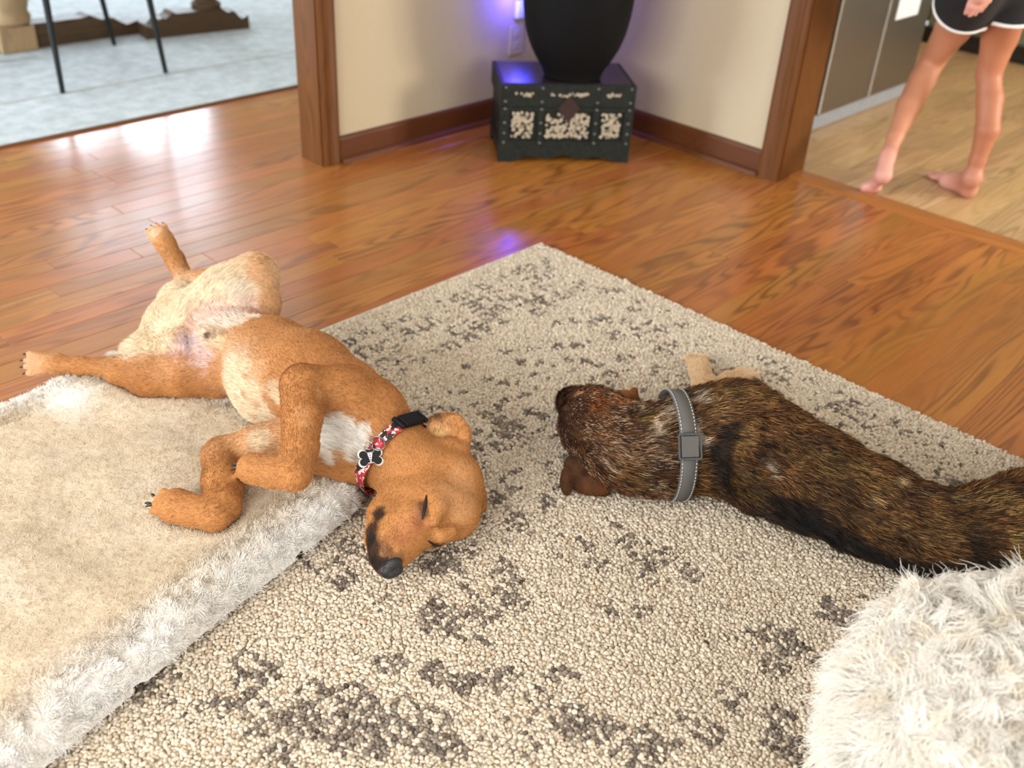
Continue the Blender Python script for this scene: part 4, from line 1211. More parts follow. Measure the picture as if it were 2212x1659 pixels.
# ------------------------------------------------------------------ fleece dog bed under the tan dog
def fleece_bed():
    U, Vv, h = 1.12, 0.83, 0.006
    us, vs = np.arange(-0.15, U+.06, h), np.arange(-0.06, Vv+.2, h)
    A, Bb = np.meshgrid(us, vs, indexing='ij')
    # rounded rectangle with a slightly wavy outline
    def edge(a, b):
        r_ = 0.075
        a = a+0.085*np.sin(np.pi*np.clip(b/Vv, 0, 1))**2
        b = b*(1-0.13*np.clip(a, 0, 1.2)) if True else b
        qx = np.abs(a-U/2)-(U/2-r_); qy = np.abs(b-Vv/2)-(Vv/2-r_)
        d = np.hypot(np.maximum(qx, 0), np.maximum(qy, 0))+np.minimum(np.maximum(qx, qy), 0)-r_
        return -d+0.004*np.sin(a*9+1)*1.0+0.003*np.sin(b*11)
    E = edge(A, Bb)
    # push the ring of outside vertices onto the outline
    for _ in range(3):
        gx_ = (edge(A+1e-4, Bb)-E)/1e-4; gy_ = (edge(A, Bb+1e-4)-E)/1e-4
        m = E < 0
        A = np.where(m, A-gx_*E*1.0, A); Bb = np.where(m, Bb-gy_*E*1.0, Bb); E = edge(A, Bb)
    X = BK[0]+A*BU[0]+Bb*BV[0]; Y = BK[1]+A*BU[1]+Bb*BV[1]
    base = np.where(Y < RY+0.01, 0.0165, 0.001)
    T = 0.060+0.012*vnoise(np.stack([A*5, Bb*5, A*0], -1), 41)+0.004*vnoise(np.stack([A*17, Bb*17, A*0], -1), 42)
    hb = G(175, 845, .07); T = T+0.020*np.exp(-((X-hb[0])**2+(Y-hb[1])**2)/0.006)
    e = np.clip(E/0.050, 0, 1)
    Z = base+T*(1-(1-e)**2.4)**(1/2.4)
    # the dog presses into the cushion
    Af, lo, hh = dog1[1].A, dog1[1].lo, dog1[1].h
    ins = Af < 0.002
    anyc = ins.any(2); zmin = lo[2]+hh*ins.argmax(2)-0.003
    ix = np.clip(((X-lo[0])/hh).astype(int), 0, Af.shape[0]-1); iy = np.clip(((Y-lo[1])/hh).astype(int), 0, Af.shape[1]-1)
    inb = (X > lo[0]) & (X < lo[0]+hh*Af.shape[0]) & (Y > lo[1]) & (Y < lo[1]+hh*Af.shape[1])
    lim = np.where(inb & anyc[ix, iy], zmin[ix, iy], 9.0)
    press = np.minimum(Z, np.maximum(lim, base+0.003))
    dent = Z-press
    for _ in range(10):
        k = dent.copy()
        k[1:-1, 1:-1] = (dent[:-2, 1:-1]+dent[2:, 1:-1]+dent[1:-1, :-2]+dent[1:-1, 2:])/4
        dent = np.maximum(k, Z-press)
    Z = np.maximum(Z-dent, base+0.002)
    nu, nv = A.shape
    V = np.stack([X, Y, Z], -1).reshape(-1, 3)
    i = np.arange(nu*nv).reshape(nu, nv)
    Q = np.stack([i[:-1, :-1], i[1:, :-1], i[1:, 1:], i[:-1, 1:]], -1).reshape(-1, 4)[:, ::-1]
    ein = E.reshape(-1)
    # drop collapsed border quads
    ar = np.linalg.norm(np.cross(V[Q[:, 2]]-V[Q[:, 0]], V[Q[:, 3]]-V[Q[:, 1]]), axis=1)
    Q = Q[(ar > 2e-7) & (ein[Q].max(1) > 1e-3)]
    used = np.unique(Q); mp = np.full(len(V), -1); mp[used] = np.arange(len(used))
    V, Q, ein = V[used], mp[Q], ein[used]
    Nn = vert_normals(V, Q)
    if Nn[:, 2].mean() < 0: Q = Q[:, ::-1]; Nn = -Nn
    root = tag(empty('dog_bed', tuple(V.mean(0)*np.array([1, 1, 0])+np.array([0, 0, .01]))), 'cream fleece dog bed with rounded corner under the sleeping tan dog', 'dog bed')
    C0, C1 = srgb(216, 201, 178), srgb(246, 243, 238)
    # trodden, yellowed middle and clean white rim
    k = np.clip((0.105-ein)/0.09, 0, 1)+0.22*vnoise(V*9, 43)+.12*vnoise(V*30, 44)
    hp = G(150, 862, .07); k = k+0.9*np.exp(-((V[:, 0]-hp[0])**2+(V[:, 1]-hp[1])**2)/0.004)
    k = np.clip(k, 0, 1)[:, None]
    C = C0*(1-k)+C1*k
    C *= (1+0.06*vnoise(V*14, 45)+0.05*vnoise(V*90, 46))[:, None]
    me = mesh_np('dog_bed_cushion', V, Q); set_col(me, C)
    child_of(link('cushion', me, skin_mat('fleece_base', 0.95, 0.6, 300, 0.2, 0.1), None, True), root)
    # underside piping that shows below the fleece
    n = 260000
    ok = (Nn[:, 2] > 0.12).astype(float)*(V[:, 2] > 0.033)
    ok *= 1+1.0*np.clip((0.12-ein)/0.08, 0, 1)
    T_, B_ = sample_surface(V, Q, n, rng, ok)
    p = interp(V, T_, B_); nn = unit(interp(Nn, T_, B_)); c = interp(C, T_, B_); rim = np.clip((0.115-interp(ein, T_, B_))/0.06, 0, 1)
    wob = np.stack([vnoise(p*85, 51), vnoise(p*85, 52), vnoise(p*85, 53)], 1)*(0.45+.55*rim[:, None])+np.stack([vnoise(p*260, 54), vnoise(p*260, 55), vnoise(p*260, 56)], 1)*.6*(1-rim[:, None])
    lay = unit(V3(-.6, .25, 0))
    L = (0.0036+0.0080*rim)*(0.6+.8*rng.random(n))
    d0 = unit(nn*0.7+wob*0.9+lay*.5*(1-rim[:, None])+rng.normal(size=(n, 3))*.25)
    d1 = unit(nn*0.15+wob*1.3+lay*.6*(1-rim[:, None])+rng.normal(size=(n, 3))*.35)
    ts = np.linspace(0, 1, 4)
    Pn = p[:, None]+L[:, None, None]*(d0[:, None]*(ts-ts**2*.5)[None, :, None]+d1[:, None]*(ts**2*.5)[None, :, None])
    R = 0.00042*np.array([1, .95, .8, .3])[None]*(0.7+.6*rng.random(n))[:, None]
    child_of(hair_curves('fleece', Pn, R, np.clip(c*(1+0.07*rng.normal(size=(n, 1))), 0, .93), hair_mat('fleece_fibre', 0.9, 0, 0.1), None), root)
    return root
fleece_bed()

# ------------------------------------------------------------------ shaggy pouf
def pouf():
    cx_, cy_, Rr, Hh = 1.165, 0.072, 0.235, 0.375
    prof = [(0.001, Hh), (Rr*.35, Hh), (Rr*.62, Hh*.985), (Rr*.82, Hh*.94), (Rr*.94, Hh*.86), (Rr, Hh*.72), (Rr*1.01, Hh*.5), (Rr*.98, Hh*.25), (Rr*.93, Hh*.08), (Rr*.86, 0.013)]
    tck = np.array(prof)
    tt = np.linspace(0, len(prof)-1, 46); rr = np.interp(tt, range(len(prof)), tck[:, 0]); zz_ = np.interp(tt, range(len(prof)), tck[:, 1])
    seg = 96; a = np.linspace(0, 2*math.pi, seg, endpoint=False)
    V = np.stack([cx_+rr[:, None]*np.cos(a), cy_+rr[:, None]*np.sin(a), np.repeat(zz_[:, None], seg, 1)], -1).reshape(-1, 3)
    i = np.arange(len(tt)*seg).reshape(len(tt), seg); j = np.roll(i, -1, 1)
    Q = np.stack([i[:-1], i[1:], j[1:], j[:-1]], -1).reshape(-1, 4)
    Nn = vert_normals(V, Q)
    V += Nn*(0.006*vnoise(V*14, 61))[:, None]
    root = tag(empty('pouf', (cx_, cy_, 0.012)), 'round shaggy white long-haired pouf beside the brindle dog', 'pouf')
    W0 = srgb(250, 246, 238)
    me = mesh_np('pouf_core', V, Q); set_col(me, np.tile(W0*.85, (len(V), 1)))
    child_of(link('cushion', me, skin_mat('pouf_base', 0.9, 0.3, 200, 0.2, 0.1), None, True), root)
    n = 46000
    T_, B_ = sample_surface(V, Q, n, rng, (V[:, 2] > 0.06).astype(float))
    p = interp(V, T_, B_); nn = unit(interp(Nn, T_, B_))
    # strands gather into locks that share a direction and a curl
    lk = 42.0
    q = np.floor(p*lk+rng.normal(size=(n, 3))*.15)
    hsh = (np.abs(np.sin(q@np.array([12.9898, 78.233, 37.719]))*43758.5453) % 1)
    h2 = (hsh*91.7) % 1; h3 = (hsh*57.3) % 1
    side = unit(np.cross(nn, V3(0, 0, 1))+1e-6)
    out_ = unit(nn*np.array([1, 1, 0.0])+1e-6)
    topw = np.clip((nn[:, 2]-.25)/.6, 0, 1)[:, None]
    wob = np.stack([vnoise(p*22, 62), vnoise(p*22, 63), vnoise(p*22, 64)], 1)
    L = (0.050-0.018*topw[:, 0])*(0.55+.75*rng.random(n))
    ang = (hsh*6.28)[:, None]
    tang = unit(np.cross(nn, V3(.3, .2, .9))); bit = np.cross(nn, tang)
    lock = tang*np.cos(ang)+bit*np.sin(ang)
    d0 = unit(nn*0.8+lock*0.5*topw+wob*.45+rng.normal(size=(n, 3))*.12)
    d1 = unit(nn*(0.05+.25*topw)+lock*(.4+.6*topw)+wob*.8+V3(0, 0, -1)*(1-topw)*1.0+out_*.25*(1-topw)+rng.normal(size=(n, 3))*.2)
    m = 7; ts = np.linspace(0, 1, m)
    Pn = p[:, None]+L[:, None, None]*(d0[:, None]*(ts-ts**2*.5)[None, :, None]+d1[:, None]*(ts**2*.5)[None, :, None]*1.3)
    cur = (0.0035+0.004*topw)*(0.4+.8*h3[:, None])
    ph = (h2*6.28)[:, None]+ts[None]*(5+7*h3[:, None])
    Pn += (tang[:, None]*np.cos(ph)[..., None]+bit[:, None]*np.sin(ph)[..., None])*cur[:, None, :]*ts[None, :, None]
    # lock tips draw together
    cen = (q+.5)/lk-p; cen = cen-nn*(cen*nn).sum(1, keepdims=True)
    Pn += cen[:, None]*(ts**1.5)[None, :, None]*0.75
    Pn[:, :, 2] = np.maximum(Pn[:, :, 2], 0.014)
    R = 0.00062*np.linspace(1, .2, m)[None]*(0.7+.7*rng.random(n))[:, None]
    c = W0*(0.92+.14*(hsh-.5)[:, None]+.07*rng.normal(size=(n, 1)))
    yl = (h2 < .25)[:, None]*.5
    c = c*(1-yl)+c*np.array([1, .93, .8])*yl
    child_of(hair_curves('shag', Pn, R, np.clip(c, 0, .95), hair_mat('shag_fibre', 0.6, 0, 0.3), None), root)
pouf()
# ------------------------------------------------------------------ carved chest in the corner
def chest():
    fl, fr = np.array([2.637, 2.552]), np.array([3.032, 2.234])
    ux = unit(np.r_[fr-fl, 0]); ang = math.atan2(ux[1], ux[0])
    root = tag(empty('chest', (fl[0], fl[1], 0), ang), 'small black wooden chest with carved cream inlay panels in the corner', 'chest')
    W, D, Hh = 0.507, 0.312, 0.298
    M_BLKW = plain('chest_black_green', (0.012, 0.015, 0.013), 0.5, noise=0.35, scale=60, bump=0.2, spec=0.2)
    M_INL = plain('carved_bone', (0.40, 0.34, 0.25), 0.6, noise=0.35, scale=160)
    M_RIV = plain('rivet_iron', (0.16, 0.16, 0.15), 0.4, 0.8)
    M_LOCK = plain('lock_plate', (0.030, 0.014, 0.010), 0.45, 0.3)
    M_TOP = plain('chest_top_lacquer', (0.030, 0.022, 0.024), 0.22, noise=0.3, scale=50)
    # body with scalloped apron
    mb = MB().box(0.006, W-0.006, 0.006, D-0.006, 0.055, 0.212)
    b = mb.build('body', M_BLKW, root)
    def apron(n=26):
        pts = [(0, 0), (0.055, 0)]
        for i in range(n+1):
            t = i/n; x = 0.062+t*(W-0.124)
            z = 0.014+0.010*(1-abs(2*t-1))-0.008*math.cos(t*2*math.pi*3)*0.7
            pts.append((x, max(z, 0.006)))
        return pts+[(W-0.055, 0), (W, 0), (W, 0.07), (0, 0.07)]
    MB().prism(apron(), 0, 0.014, 'xz').build('apron', M_BLKW, root)
    MB().prism(apron(), D-0.014, D, 'xz').build('apron', M_BLKW, root)
    for x0 in (0, W-0.014): MB().prism([(0.014, 0), (0.05, 0), (0.06, 0.02), (D-0.06, 0.02), (D-0.05, 0), (D-0.014, 0), (D-0.014, 0.07), (0.014, 0.07)], x0, x0+0.014, 'yz').build('side_apron', M_BLKW, root)
    lid = MB().box(-0.003, W+0.003, -0.003, D+0.003, 0.214, Hh, 0.004).build('lid', M_BLKW, root)
    MB().box(0.012, W-0.012, 0.012, D-0.012, Hh, Hh+0.002).build('lid_panel', M_TOP, lid)
    # raised frame on the front
    for x in (0.0, 0.142, 0.352, W-0.034): MB().box(x, x+0.034 if x in (0.0, W-0.034) else x+0.024, -0.004, 0.008, 0.07, 0.212, 0.001).build('stile', M_BLKW, root)
    for z in (0.070, 0.200): MB().box(0, W, -0.003, 0.008, z, z+0.014, 0.001).build('rail', M_BLKW, root)
    r = random.Random(5)
    def inlay(x0, x1, z0, z1, par):
        mb = MB()
        n = int((x1-x0)*(z1-z0)/0.000085)
        for _ in range(n):
            x, z, s_ = r.uniform(x0+.004, x1-.004), r.uniform(z0+.004, z1-.004), r.uniform(.004, .0078)
            bmesh.ops.create_icosphere(mb.bm, subdivisions=1, radius=s_, matrix=Matrix.Translation((x, 0.0, z)))
        p = mb.build('carved_inlay', M_INL, par, True)
        p['label'] = 'cream carved inlay panel'
    t = NT('carved_bone_inlay')
    g = t.n('ShaderNodeNewGeometry')
    vo = t.n('ShaderNodeTexVoronoi', {'feature': 'DISTANCE_TO_EDGE'}, Vector=g.outputs['Position'], Scale=95.0)
    t.out(Base_Color=t.ramp(vo.outputs['Distance'], [(0.02, (0.05, 0.045, 0.04)), (0.14, (0.58, 0.50, 0.37))]), Roughness=0.6)
    global M_INLC
    M_INLC = t.m
    for x0, x1 in ((0.042, 0.127), (0.172, 0.341), (0.384, 0.463)): inlay(x0, x1, 0.094, 0.196, root)
    for x0, x1 in ((0.050, 0.125), (0.182, 0.338), (0.392, 0.462)):
        mb = MB()
        for _ in range(int((x1-x0)/0.006)):
            bmesh.ops.create_icosphere(mb.bm, subdivisions=1, radius=r.uniform(.004, .007), matrix=Matrix.Translation((r.uniform(x0+.006, x1-.006), -0.004, r.uniform(.256, .268))))
        mb.build('carved_inlay', M_INL, lid, True)
    MB().prism([(0.257, 0.262), (0.300, 0.212), (0.257, 0.158), (0.214, 0.212)], -0.009, -0.003, 'xz').build('lock_plate', M_LOCK, root)
    for x in (0.017, 0.154, 0.364, W-0.017):
        for z in (0.078, 0.115, 0.155, 0.207, 0.235, 0.286):
            mb = MB(); bmesh.ops.create_uvsphere(mb.bm, u_segments=8, v_segments=6, radius=0.0055, matrix=Matrix.Translation((x, -0.004, z)))
            mb.build('rivet', M_RIV, root, True)
chest()

# ------------------------------------------------------------------ black floor vase on the chest
vz = 0.3005
vprof = [(0.100, 0), (0.108, 0.004), (0.116, 0.03), (0.140, 0.065), (0.166, 0.11), (0.186, 0.165), (0.200, 0.24), (0.206, 0.33), (0.200, 0.44), (0.178, 0.55), (0.135, 0.64), (0.100, 0.68), (0.092, 0.71), (0.100, 0.735), (0.092, 0.735), (0.085, 0.71)]
tt = np.linspace(0, len(vprof)-1, 60)
# smooth the profile
pr = np.array(vprof); rr_ = np.interp(tt, range(len(pr)), pr[:, 0]); zz_ = np.interp(tt, range(len(pr)), pr[:, 1])
for _ in range(2): rr_[1:-1] = (rr_[:-2]+2*rr_[1:-1]+rr_[2:])/4
vs_ = MB().lathe([(a, b) for a, b in zip(rr_, zz_)], (0, 0), 56).build('vase', plain('matte_black_ceramic', (0.006, 0.006, 0.0065), 0.6, noise=0.4, scale=300, bump=0.08, spec=0.08), None, True)
vs_.location = (2.925, 2.462, vz)
tag(vs_, 'large matte black vase standing on the carved chest', 'vase')

# ------------------------------------------------------------------ wall outlet with a blue plug-in light
M_PLATE = plain('outlet_cover', (0.50, 0.42, 0.30), 0.4)
op = tag(MB().box(3.05, 3.13, WYL-0.006, WYL-0.0002, 0.26, 0.38, 0.002).build('wall_outlet', M_PLATE), 'beige wall outlet cover behind the black vase', 'outlet')
for zc in (0.295, 0.345):
    MB().box(3.073, 3.107, WYL-0.0085, WYL-0.005, zc-0.014, zc+0.014, 0.002).build('socket', M_PLATE, op)
nl = tag(empty('night_light', (3.095, WYL-0.03, 0.435)), 'glowing blue plug-in night light on the wall behind the vase', 'night light')
MB().box(-0.026, 0.026, 0.006, 0.029, -0.03, 0.04, 0.006).build('housing', plain('night_light_white', (0.7, 0.7, 0.72), 0.4), nl)
te = NT('blue_glow'); te.out(Base_Color=c4(.1, .12, 1.0), Emission_Color=c4(0.10, 0.12, 1.0), Emission_Strength=4.0)
MB().lathe([(0.004, -0.005), (0.026, 0.0), (0.033, 0.02), (0.034, 0.06), (0.028, 0.085), (0.006, 0.095)], (0, -0.03), 24).build('glowing_globe', te.m, nl, True)
pl = bpy.data.lights.new('night_light_glow', 'POINT'); pl.energy = 3.6; pl.color = (0.10, 0.07, 1.0); pl.shadow_soft_size = 0.03
plo = bpy.data.objects.new('night_light_glow', pl); COL.objects.link(plo); plo.location = (3.03, WYL-0.075, 0.50)

# ------------------------------------------------------------------ dining room
M_DRUG = NT('dining_carpet')
g = M_DRUG.n('ShaderNodeNewGeometry')
n1 = M_DRUG.n('ShaderNodeTexNoise', Vector=g.outputs['Position'], Scale=14.0, Detail=6.0, Roughness=0.7)
n2 = M_DRUG.n('ShaderNodeTexNoise', Vector=g.outputs['Position'], Scale=260.0, Detail=2.0)
M_DRUG.out(Base_Color=M_DRUG.ramp(n1.outputs[0], [(0.35, (0.42, 0.46, 0.48)), (0.65, (0.60, 0.65, 0.68))]), Roughness=0.95, Normal=M_DRUG.bump(n2.outputs[0], 0.6, 0.003))
dr = tag(empty('dining_rug', (1.5, 5.5, 0)), 'pale grey low-pile rug under the dining table', 'rug')
child_of(MB().box(-1.2, 4.6, 3.785, 6.9, 0.0005, 0.011, 0.003).build('rug_field', M_DRUG.m), dr)
M_STRP = plain('rug_stripe', (0.40, 0.39, 0.34), 0.95)
child_of(MB().box(-1.0, 4.4, 4.235, 4.25, 0.0112, 0.0118).build('border_stripe', M_STRP), dr)
child_of(MB().box(-1.2, 4.6, 3.779, 3.788, 0.0005, 0.010, 0.002).build('binding', plain('rug_edge_brown', (.16, .09, .05), .9)), dr)
# metal-legged chair
M_IRON = plain('chair_black_metal', (0.010, 0.014, 0.014), 0.4, 0.4)
M_SEAT = plain('chair_seat_wood', (0.10, 0.05, 0.025), 0.5)
ch = tag(empty('dining_chair', (1.99, 4.53, 0.011)), 'dining chair on thin black metal legs at the table', 'chair')
legs = [((1.731, 4.243), (1.745, 4.27)), ((2.22, 4.267), (2.19, 4.29)), ((2.263, 4.828), (2.20, 4.80)), ((1.70, 4.84), (1.74, 4.80))]
for (fx, fy), (tx, ty) in legs:
    child_of(MB().tube([(fx, fy, 0.0128), (tx, ty, 0.44)], [0.0105, 0.015], 10).build('leg', M_IRON, None, True), ch)
child_of(MB().box(1.71, 2.24, 4.25, 4.83, 0.435, 0.475, 0.012).build('seat', M_SEAT), ch)
for x in (1.745, 2.19): child_of(MB().tube([(x, 4.28, 0.46), (x, 4.24, 0.70), (x, 4.21, 0.90)], 0.012, 10).build('back_post', M_IRON, None, True), ch)
child_of(MB().box(1.73, 2.205, 4.205, 4.235, 0.70, 0.90, 0.01).build('backrest', M_SEAT), ch)
# trestle table
M_TAB = wood('dark_table_wood', (0.030, 0.016, 0.008), (0.075, 0.042, 0.020), (0.10, 0.058, 0.028), 'x', 0.45, 1.2)
tb = tag(empty('dining_table', (2.4, 5.0, 0.011)), 'dark carved trestle dining table standing on the grey rug', 'table')
def foot(x0, x1, y, ang):
    L = x1-x0
    pts = []
    n = 30
    for i in range(n+1):
        t = i/n; e = min(t, 1-t)*2
        z = 0.055+0.055*min(1, e*2.2)**1.5+(0.012*math.cos(e*22) if e < .55 else 0)
        pts.append((x0+t*L, 0.0+z))
    pts = [(x0, 0.0), (x0, .03)]+pts+[(x1, .03), (x1, 0.0)]
    o = MB().prism([(p[0]-(x0+x1)/2, p[1]) for p in pts], -0.05, 0.05, 'xz').build('trestle_foot', M_TAB)
    o.location = ((x0+x1)/2, y, 0.0115); o.rotation_euler = (0, 0, ang)
    o.parent = tb; o.matrix_parent_inverse = Matrix.Translation(-Vector(tb.location))
    return o
foot(2.44, 2.99, 4.84, -0.14)
foot(1.55, 2.47, 5.02, -0.03)
def tp(name, prof, x, y):
    o = MB().lathe([(r_, z) for r_, z in prof], (0, 0), 24).build(name, M_TAB, None, True); o.location = (x, y, 0.0115)
    o.parent = tb; o.matrix_parent_inverse = Matrix.Translation(-Vector(tb.location))
tp('post', [(0.075, 0.09), (0.075, .13), (0.05, .15), (0.045, .24), (0.068, .30), (.07, .42), (.05, .52), (.045, .60), (.08, .66), (.08, .70)], 2.80, 4.86)
child_of(MB().box(1.3, 3.15, 4.75, 5.15, 0.712, 0.752, 0.012).build('table_top', M_TAB), tb)
# pale pedestal
M_PED = wood('pale_pedestal_wood', (0.22, 0.13, 0.06), (0.42, 0.28, 0.15), (0.52, 0.37, 0.21), 'z', 0.5, 1.0)
child_of(MB().box(1.775, 1.945, 4.94, 5.11, 0.0115, 0.125, 0.006).build('leg_plinth', M_PED), tb)
child_of(MB().lathe([(0.078, .125), (0.098, .135), (.104, .16), (.092, .185), (.098, .20), (.108, .24), (.10, .29), (.07, .34), (.05, .45), (.07, .58), (.085, .66), (.085, .70)], (1.86, 5.025), 36).build('turned_leg', M_PED, None, True), tb)
foot2 = None

# ------------------------------------------------------------------ kitchen
M_SS = NT('brushed_steel')
g = M_SS.n('ShaderNodeNewGeometry'); mp_ = M_SS.n('ShaderNodeMapping', Vector=g.outputs['Position'], Scale=(2, 2, 160))
nz_ = M_SS.n('ShaderNodeTexNoise', Vector=mp_.outputs[0], Scale=4.0, Detail=2.0)
M_SS.out(Base_Color=c4(.28, .265, .25), Metallic=1.0, Roughness=M_SS.math('ADD', M_SS.math('MULTIPLY', nz_.outputs[0], .15), .28))
M_DGR = plain('fridge_side_grey', (0.055, 0.070, 0.072), 0.45)
M_KICK = plain('kick_grille', (0.30, 0.34, 0.40), 0.35, 0.3)
fr_ = tag(empty('refrigerator', (4.4, 2.3, 0)), 'stainless steel refrigerator standing just inside the kitchen doorway', 'refrigerator')
child_of(MB().box(3.97, 4.86, 2.00, 2.75, 0.02, 1.78, 0.006).build('cabinet', M_DGR), fr_)
child_of(MB().box(3.97, 4.41, 1.955, 1.998, 0.075, 1.78, 0.008).build('door', M_SS.m), fr_)
child_of(MB().box(4.42, 4.86, 1.955, 1.998, 0.075, 1.78, 0.008).build('door', M_SS.m), fr_)
child_of(MB().box(3.97, 4.86, 1.975, 2.0, 0.004, 0.068, 0.003).build('kick_plate', M_KICK), fr_)
for x in (4.36, 4.47): child_of(MB().tube([(x, 1.95, .95), (x, 1.915, .99), (x, 1.915, 1.6), (x, 1.95, 1.64)], 0.011, 10).build('handle', M_SS.m, None, True), fr_)
pp = tag(MB().box(4.50, 4.72, 1.9525, 1.9547, 0.405, 0.70).build('paper', plain('paper_white', (.62, .67, .72), .7, noise=.03)), 'white paper sheet stuck on the refrigerator door', 'paper')
M_CABG = plain('cabinet_grey_green', (0.16, 0.19, 0.15), 0.5)
cb = tag(empty('kitchen_cabinet', (6.1, 1.2, 0)), 'low grey-green kitchen cabinet along the far kitchen wall', 'cabinet')
child_of(MB().box(5.98, 6.58, -0.4, 2.4, 0.10, 0.88).build('body', M_CABG), cb)
child_of(MB().box(6.04, 6.58, -0.4, 2.4, 0.002, 0.10).build('toe_kick', plain('toe_kick_dark', (.03, .028, .025), .7)), cb)
child_of(MB().box(5.95, 6.59, -0.42, 2.42, 0.88, 0.92, 0.004).build('countertop', plain('counter_stone', (.35, .33, .30), .3)), cb)
for k in range(5):
    y0 = -0.39+k*0.557
    d_ = child_of(MB().box(5.962, 5.98, y0+.008, y0+.549, 0.115, 0.865, 0.003).build('door', M_CABG), cb)
    MB().tube([(5.945, y0+.50, .62), (5.945, y0+.50, .76)], .006, 8).build('handle', M_SS.m, d_)

# ------------------------------------------------------------------ person walking through the kitchen
def person():
    SK = srgb(188, 130, 100); SKP = srgb(206, 150, 136); SK_SHADE = srgb(168, 108, 78)
    F = Field(0.005, 0.012)
    hL, hR = G(2092, 0, .70), G(2186, 5, .70)
    base = (G(1900, 400)+G(2080, 410))/2
    root = tag(empty('person', (base[0], base[1], 0)), 'barefoot person in black shorts with white trim walking into the kitchen', 'person')
    # rear leg: heel lifted, weight on the ball of the foot
    kneeL, ankL = G(2018, 125, .44), G(1918, 335, .155)
    F.chain([(2092, 0, .70, 44), (2060, 60, .575, 38), (2016, 128, .44, 26)], SK, 0.012)
    F.chain([(2016, 128, .44, 25.5), (1992, 172, .37, 27), (1964, 228, .29, 26), (1934, 295, .205, 17), (1918, 338, .150, 14)], SK, 0.012)
    heel = G(1908, 378, .095); ball = G(1882, 404, .024); 
    F.cone(ankL, heel, rad(ankL, 16), rad(heel, 17), SKP, True, 0.02)
    F.cone(heel, ball, rad(heel, 15), 0.020, SKP, True, 0.02)
    side = unit(np.cross(unit(ball-heel), V3(0, 0, 1)))
    F.cone(ball-side*.022, ball+side*.022, 0.019, 0.019, SKP, True, 0.015)
    fwd = unit((ball-heel)*np.array([1, 1, 0]))
    # toes bend forward on the floor
    toes_dir = unit(V3(.72, .45, 0))
    for i in range(5):
        b0 = ball+side*(-.030+.015*i)+V3(0, 0, -.006)
        F.cone(b0, b0+toes_dir*(0.036-.004*i)+V3(0, 0, -.004), .0105, .0085, SKP, True, 0.006)
    # front leg, foot flat and turned out
    kneeR = G(2134, 160, .44)
    F.chain([(2186, 5, .70, 43), (2160, 80, .57, 37), (2136, 160, .44, 26)], SK_SHADE, 0.012)  # shade on this leg is put into its darker skin colour
    F.chain([(2136, 160, .44, 25.5), (2138, 215, .36, 27), (2133, 280, .265, 25), (2112, 345, .155, 17), (2100, 383, .09, 16)], SK_SHADE, 0.012)
    ankR = G(2100, 383, .09); heelR = G(2092, 408, .032); tipR = G(2022, 376, .016)
    F.cone(ankR, heelR, rad(ankR, 17), 0.030, SK_SHADE, True, 0.02)
    F.cone(heelR, G(2050, 392, .026), 0.030, 0.026, SKP, True, 0.02)
    F.cone(ankR, G(2045, 388, .03), 0.028, 0.022, SKP, True, 0.025)
    F.cone(G(2050, 392, .026), tipR, 0.024, 0.014, SKP, True, 0.02)
    d2 = unit((tipR-heelR)*np.array([1, 1, 0])); s2 = unit(np.cross(d2, V3(0, 0, 1)))
    for i in range(5):
        b0 = tipR+s2*(-.028+.014*i)-d2*(.004+.005*i); b0[2] = .014
        F.cone(b0-d2*.02, b0+d2*.020, .011, .009, SKP, True, 0.006)
    # pelvis, trunk, neck, head: the part above the picture's edge
    pel = (hL+hR)/2+V3(0.0, 0.0, .10)
    ch_ = pel+V3(.02, .03, .40); nk = ch_+V3(.01, .02, .17); hd = nk+V3(.02, .02, .16)
    lat = unit((hR-hL)*np.array([1, 1, 0]))
    fwdp = unit(np.cross(V3(0, 0, 1), lat))
    F.cone(pel-lat*.06, pel+lat*.06, .11, .11, SK)
    F.cone(pel, ch_, .115, .125, SK); F.cone(ch_-lat*.10, ch_+lat*.10, .07, .07, SK)
    F.cone(ch_, nk, .07, .05, SK); F.cone(nk, hd, .05, .055, SK)
    F.ell(hd+V3(0, 0, .05), np.array([lat, fwdp, V3(0, 0, 1)]), [.072, .092, .108], SK)
    F.ell(hd+fwdp*.09+V3(0, 0, .03), np.array([lat, fwdp, V3(0, 0, 1)]), [.012, .018, .022], SK, k=.015)
    for sg in (-1, 1): F.ell(hd+lat*sg*.073+V3(0, 0, .04), np.array([lat, fwdp, V3(0, 0, 1)]), [.010, .018, .03], SK, k=.01)
    # arms; one hand hangs beside the shorts
    hand = G(2118, -6, .745)
    for sg in (-1, 1):
        sh = ch_+lat*sg*.155+V3(0, 0, .02)
        hd_ = hand+V3(0, 0, .05) if sg < 0 else pel+lat*.24+V3(0, 0, -.02)
        el = (sh+hd_)/2-fwdp*.03+lat*sg*.03
        F.cone(sh, el, .045, .036, SK, True, .03); F.cone(el, hd_, .036, .024, SK, True, .02)
        dn = unit(V3(0, 0, -1)+fwdp*.12)
        F.cone(hd_, hd_+dn*.05, .026, .024, SK, True, .015)
        for i, Lf in enumerate((.055, .062, .058, .045)):
            b0 = hd_+dn*.05+lat*(-.024+.016*i)
            F.cone(b0, b0+dn*Lf*.55, .0095, .009, SKP, True, .005); F.cone(b0+dn*Lf*.55, b0+dn*Lf+fwdp*.008, .009, .007, SKP, True, .005)
        F.cone(hd_+dn*.015, hd_+dn*.06+lat*sg*-.035, .012, .009, SKP, True, .008)
    V, Q = F.mesh(cut=lambda X: 0.001-X[..., 2], relax=2)
    C, _ = F.attrs(V, SK, 0.012)
    C *= (1+.05*vnoise(V*18, 71))[:, None]
    me = mesh_np('person_body', V, Q); set_col(me, C)
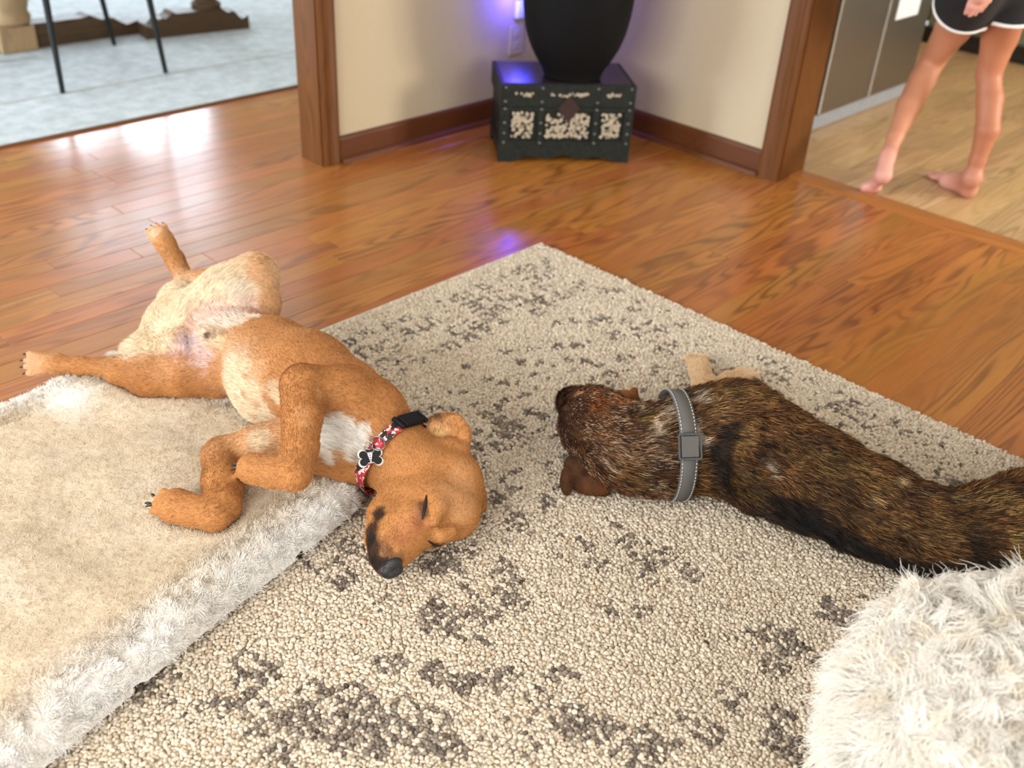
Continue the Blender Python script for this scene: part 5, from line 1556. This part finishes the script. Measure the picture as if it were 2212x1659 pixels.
    m_ = skin_mat('skin', 0.5, 0.05, 300, 0.05, 0.4)
    m_.node_tree.nodes['Principled BSDF'].inputs['Subsurface Weight'].default_value = 0.0
    child_of(link('body', me, m_, None, True), root)
    # shorts: loose legs cut by a curved hem
    S = Field(0.006, 0.025)
    hems = []
    for h0, kn in ((hL, kneeL), (hR, kneeR)):
        ax_ = unit(h0-kn); hm = h0-ax_*0.035
        S.cone(hm-ax_*.05, h0+ax_*.10, .106, .100); hems.append((hm, ax_))
    S.cone(pel-lat*.06+V3(0, 0, .02), pel+lat*.06+V3(0, 0, .02), .125, .125); S.cone(pel, pel+V3(0, 0, .12), .13, .118)
    def hem(X, off=0.0):
        d_ = [(X-(hm+a_*off))@(-a_) for hm, a_ in hems]
        r_ = [np.linalg.norm((X-hm)-((X-hm)@a_)[..., None]*a_, axis=-1) for hm, a_ in hems]
        return np.where(r_[0] < r_[1], d_[0], d_[1])
    top_z = pel[2]+.17
    cut = lambda X: np.maximum(hem(X), X[..., 2]-top_z)
    V, Q = S.mesh(cut=cut, relax=2)
    child_of(link('shorts', mesh_np('shorts', V, Q), plain('shorts_black', (0.008, 0.008, 0.010), 0.8, noise=.3, scale=200), None, True), root)
    S2 = Field(0.004, 0.01)
    S2.prims = [dict(p, ra=p['ra']+.004, rb=p['rb']+.004) for p in S.prims]
    cut2 = lambda X: np.maximum(hem(X, -0.002), -hem(X, 0.011))
    V, Q = S2.mesh(cut=cut2, relax=1)
    tr_ = child_of(link('hem_trim', mesh_np('hem_trim', V, Q), plain('trim_white', (0.75, 0.73, 0.70), 0.8), None, True), root)
    tr_['label'] = 'white hem trim'
    T_ = Field(0.008, 0.03)
    T_.cone(pel+V3(0, 0, .10), ch_, .130, .140); T_.cone(ch_-lat*.10, ch_+lat*.10, .085, .085); T_.cone(ch_, ch_+V3(0, 0, .06), .10, .07)
    V, Q = T_.mesh(cut=lambda X: (pel[2]+.10)-X[..., 2], relax=2)
    child_of(link('shirt', mesh_np('shirt', V, Q), plain('shirt_grey', (.30, .30, .32), .85), None, True), root)
    Hh_ = Field(0.006, 0.02)
    Hh_.ell(hd+V3(0, 0, .065)-fwdp*.015, np.array([lat, fwdp, V3(0, 0, 1)]), [.084, .095, .112])
    Hh_.ell(hd+V3(0, 0, -.03)-fwdp*.06, np.array([lat, fwdp, V3(0, 0, 1)]), [.07, .04, .11])
    V, Q = Hh_.mesh(cut=lambda X: ((X-(hd+fwdp*.045))@fwdp), relax=2)
    child_of(link('hair', mesh_np('hair', V, Q), plain('hair_brown', (.05, .03, .018), .5), None, True), root)
person()
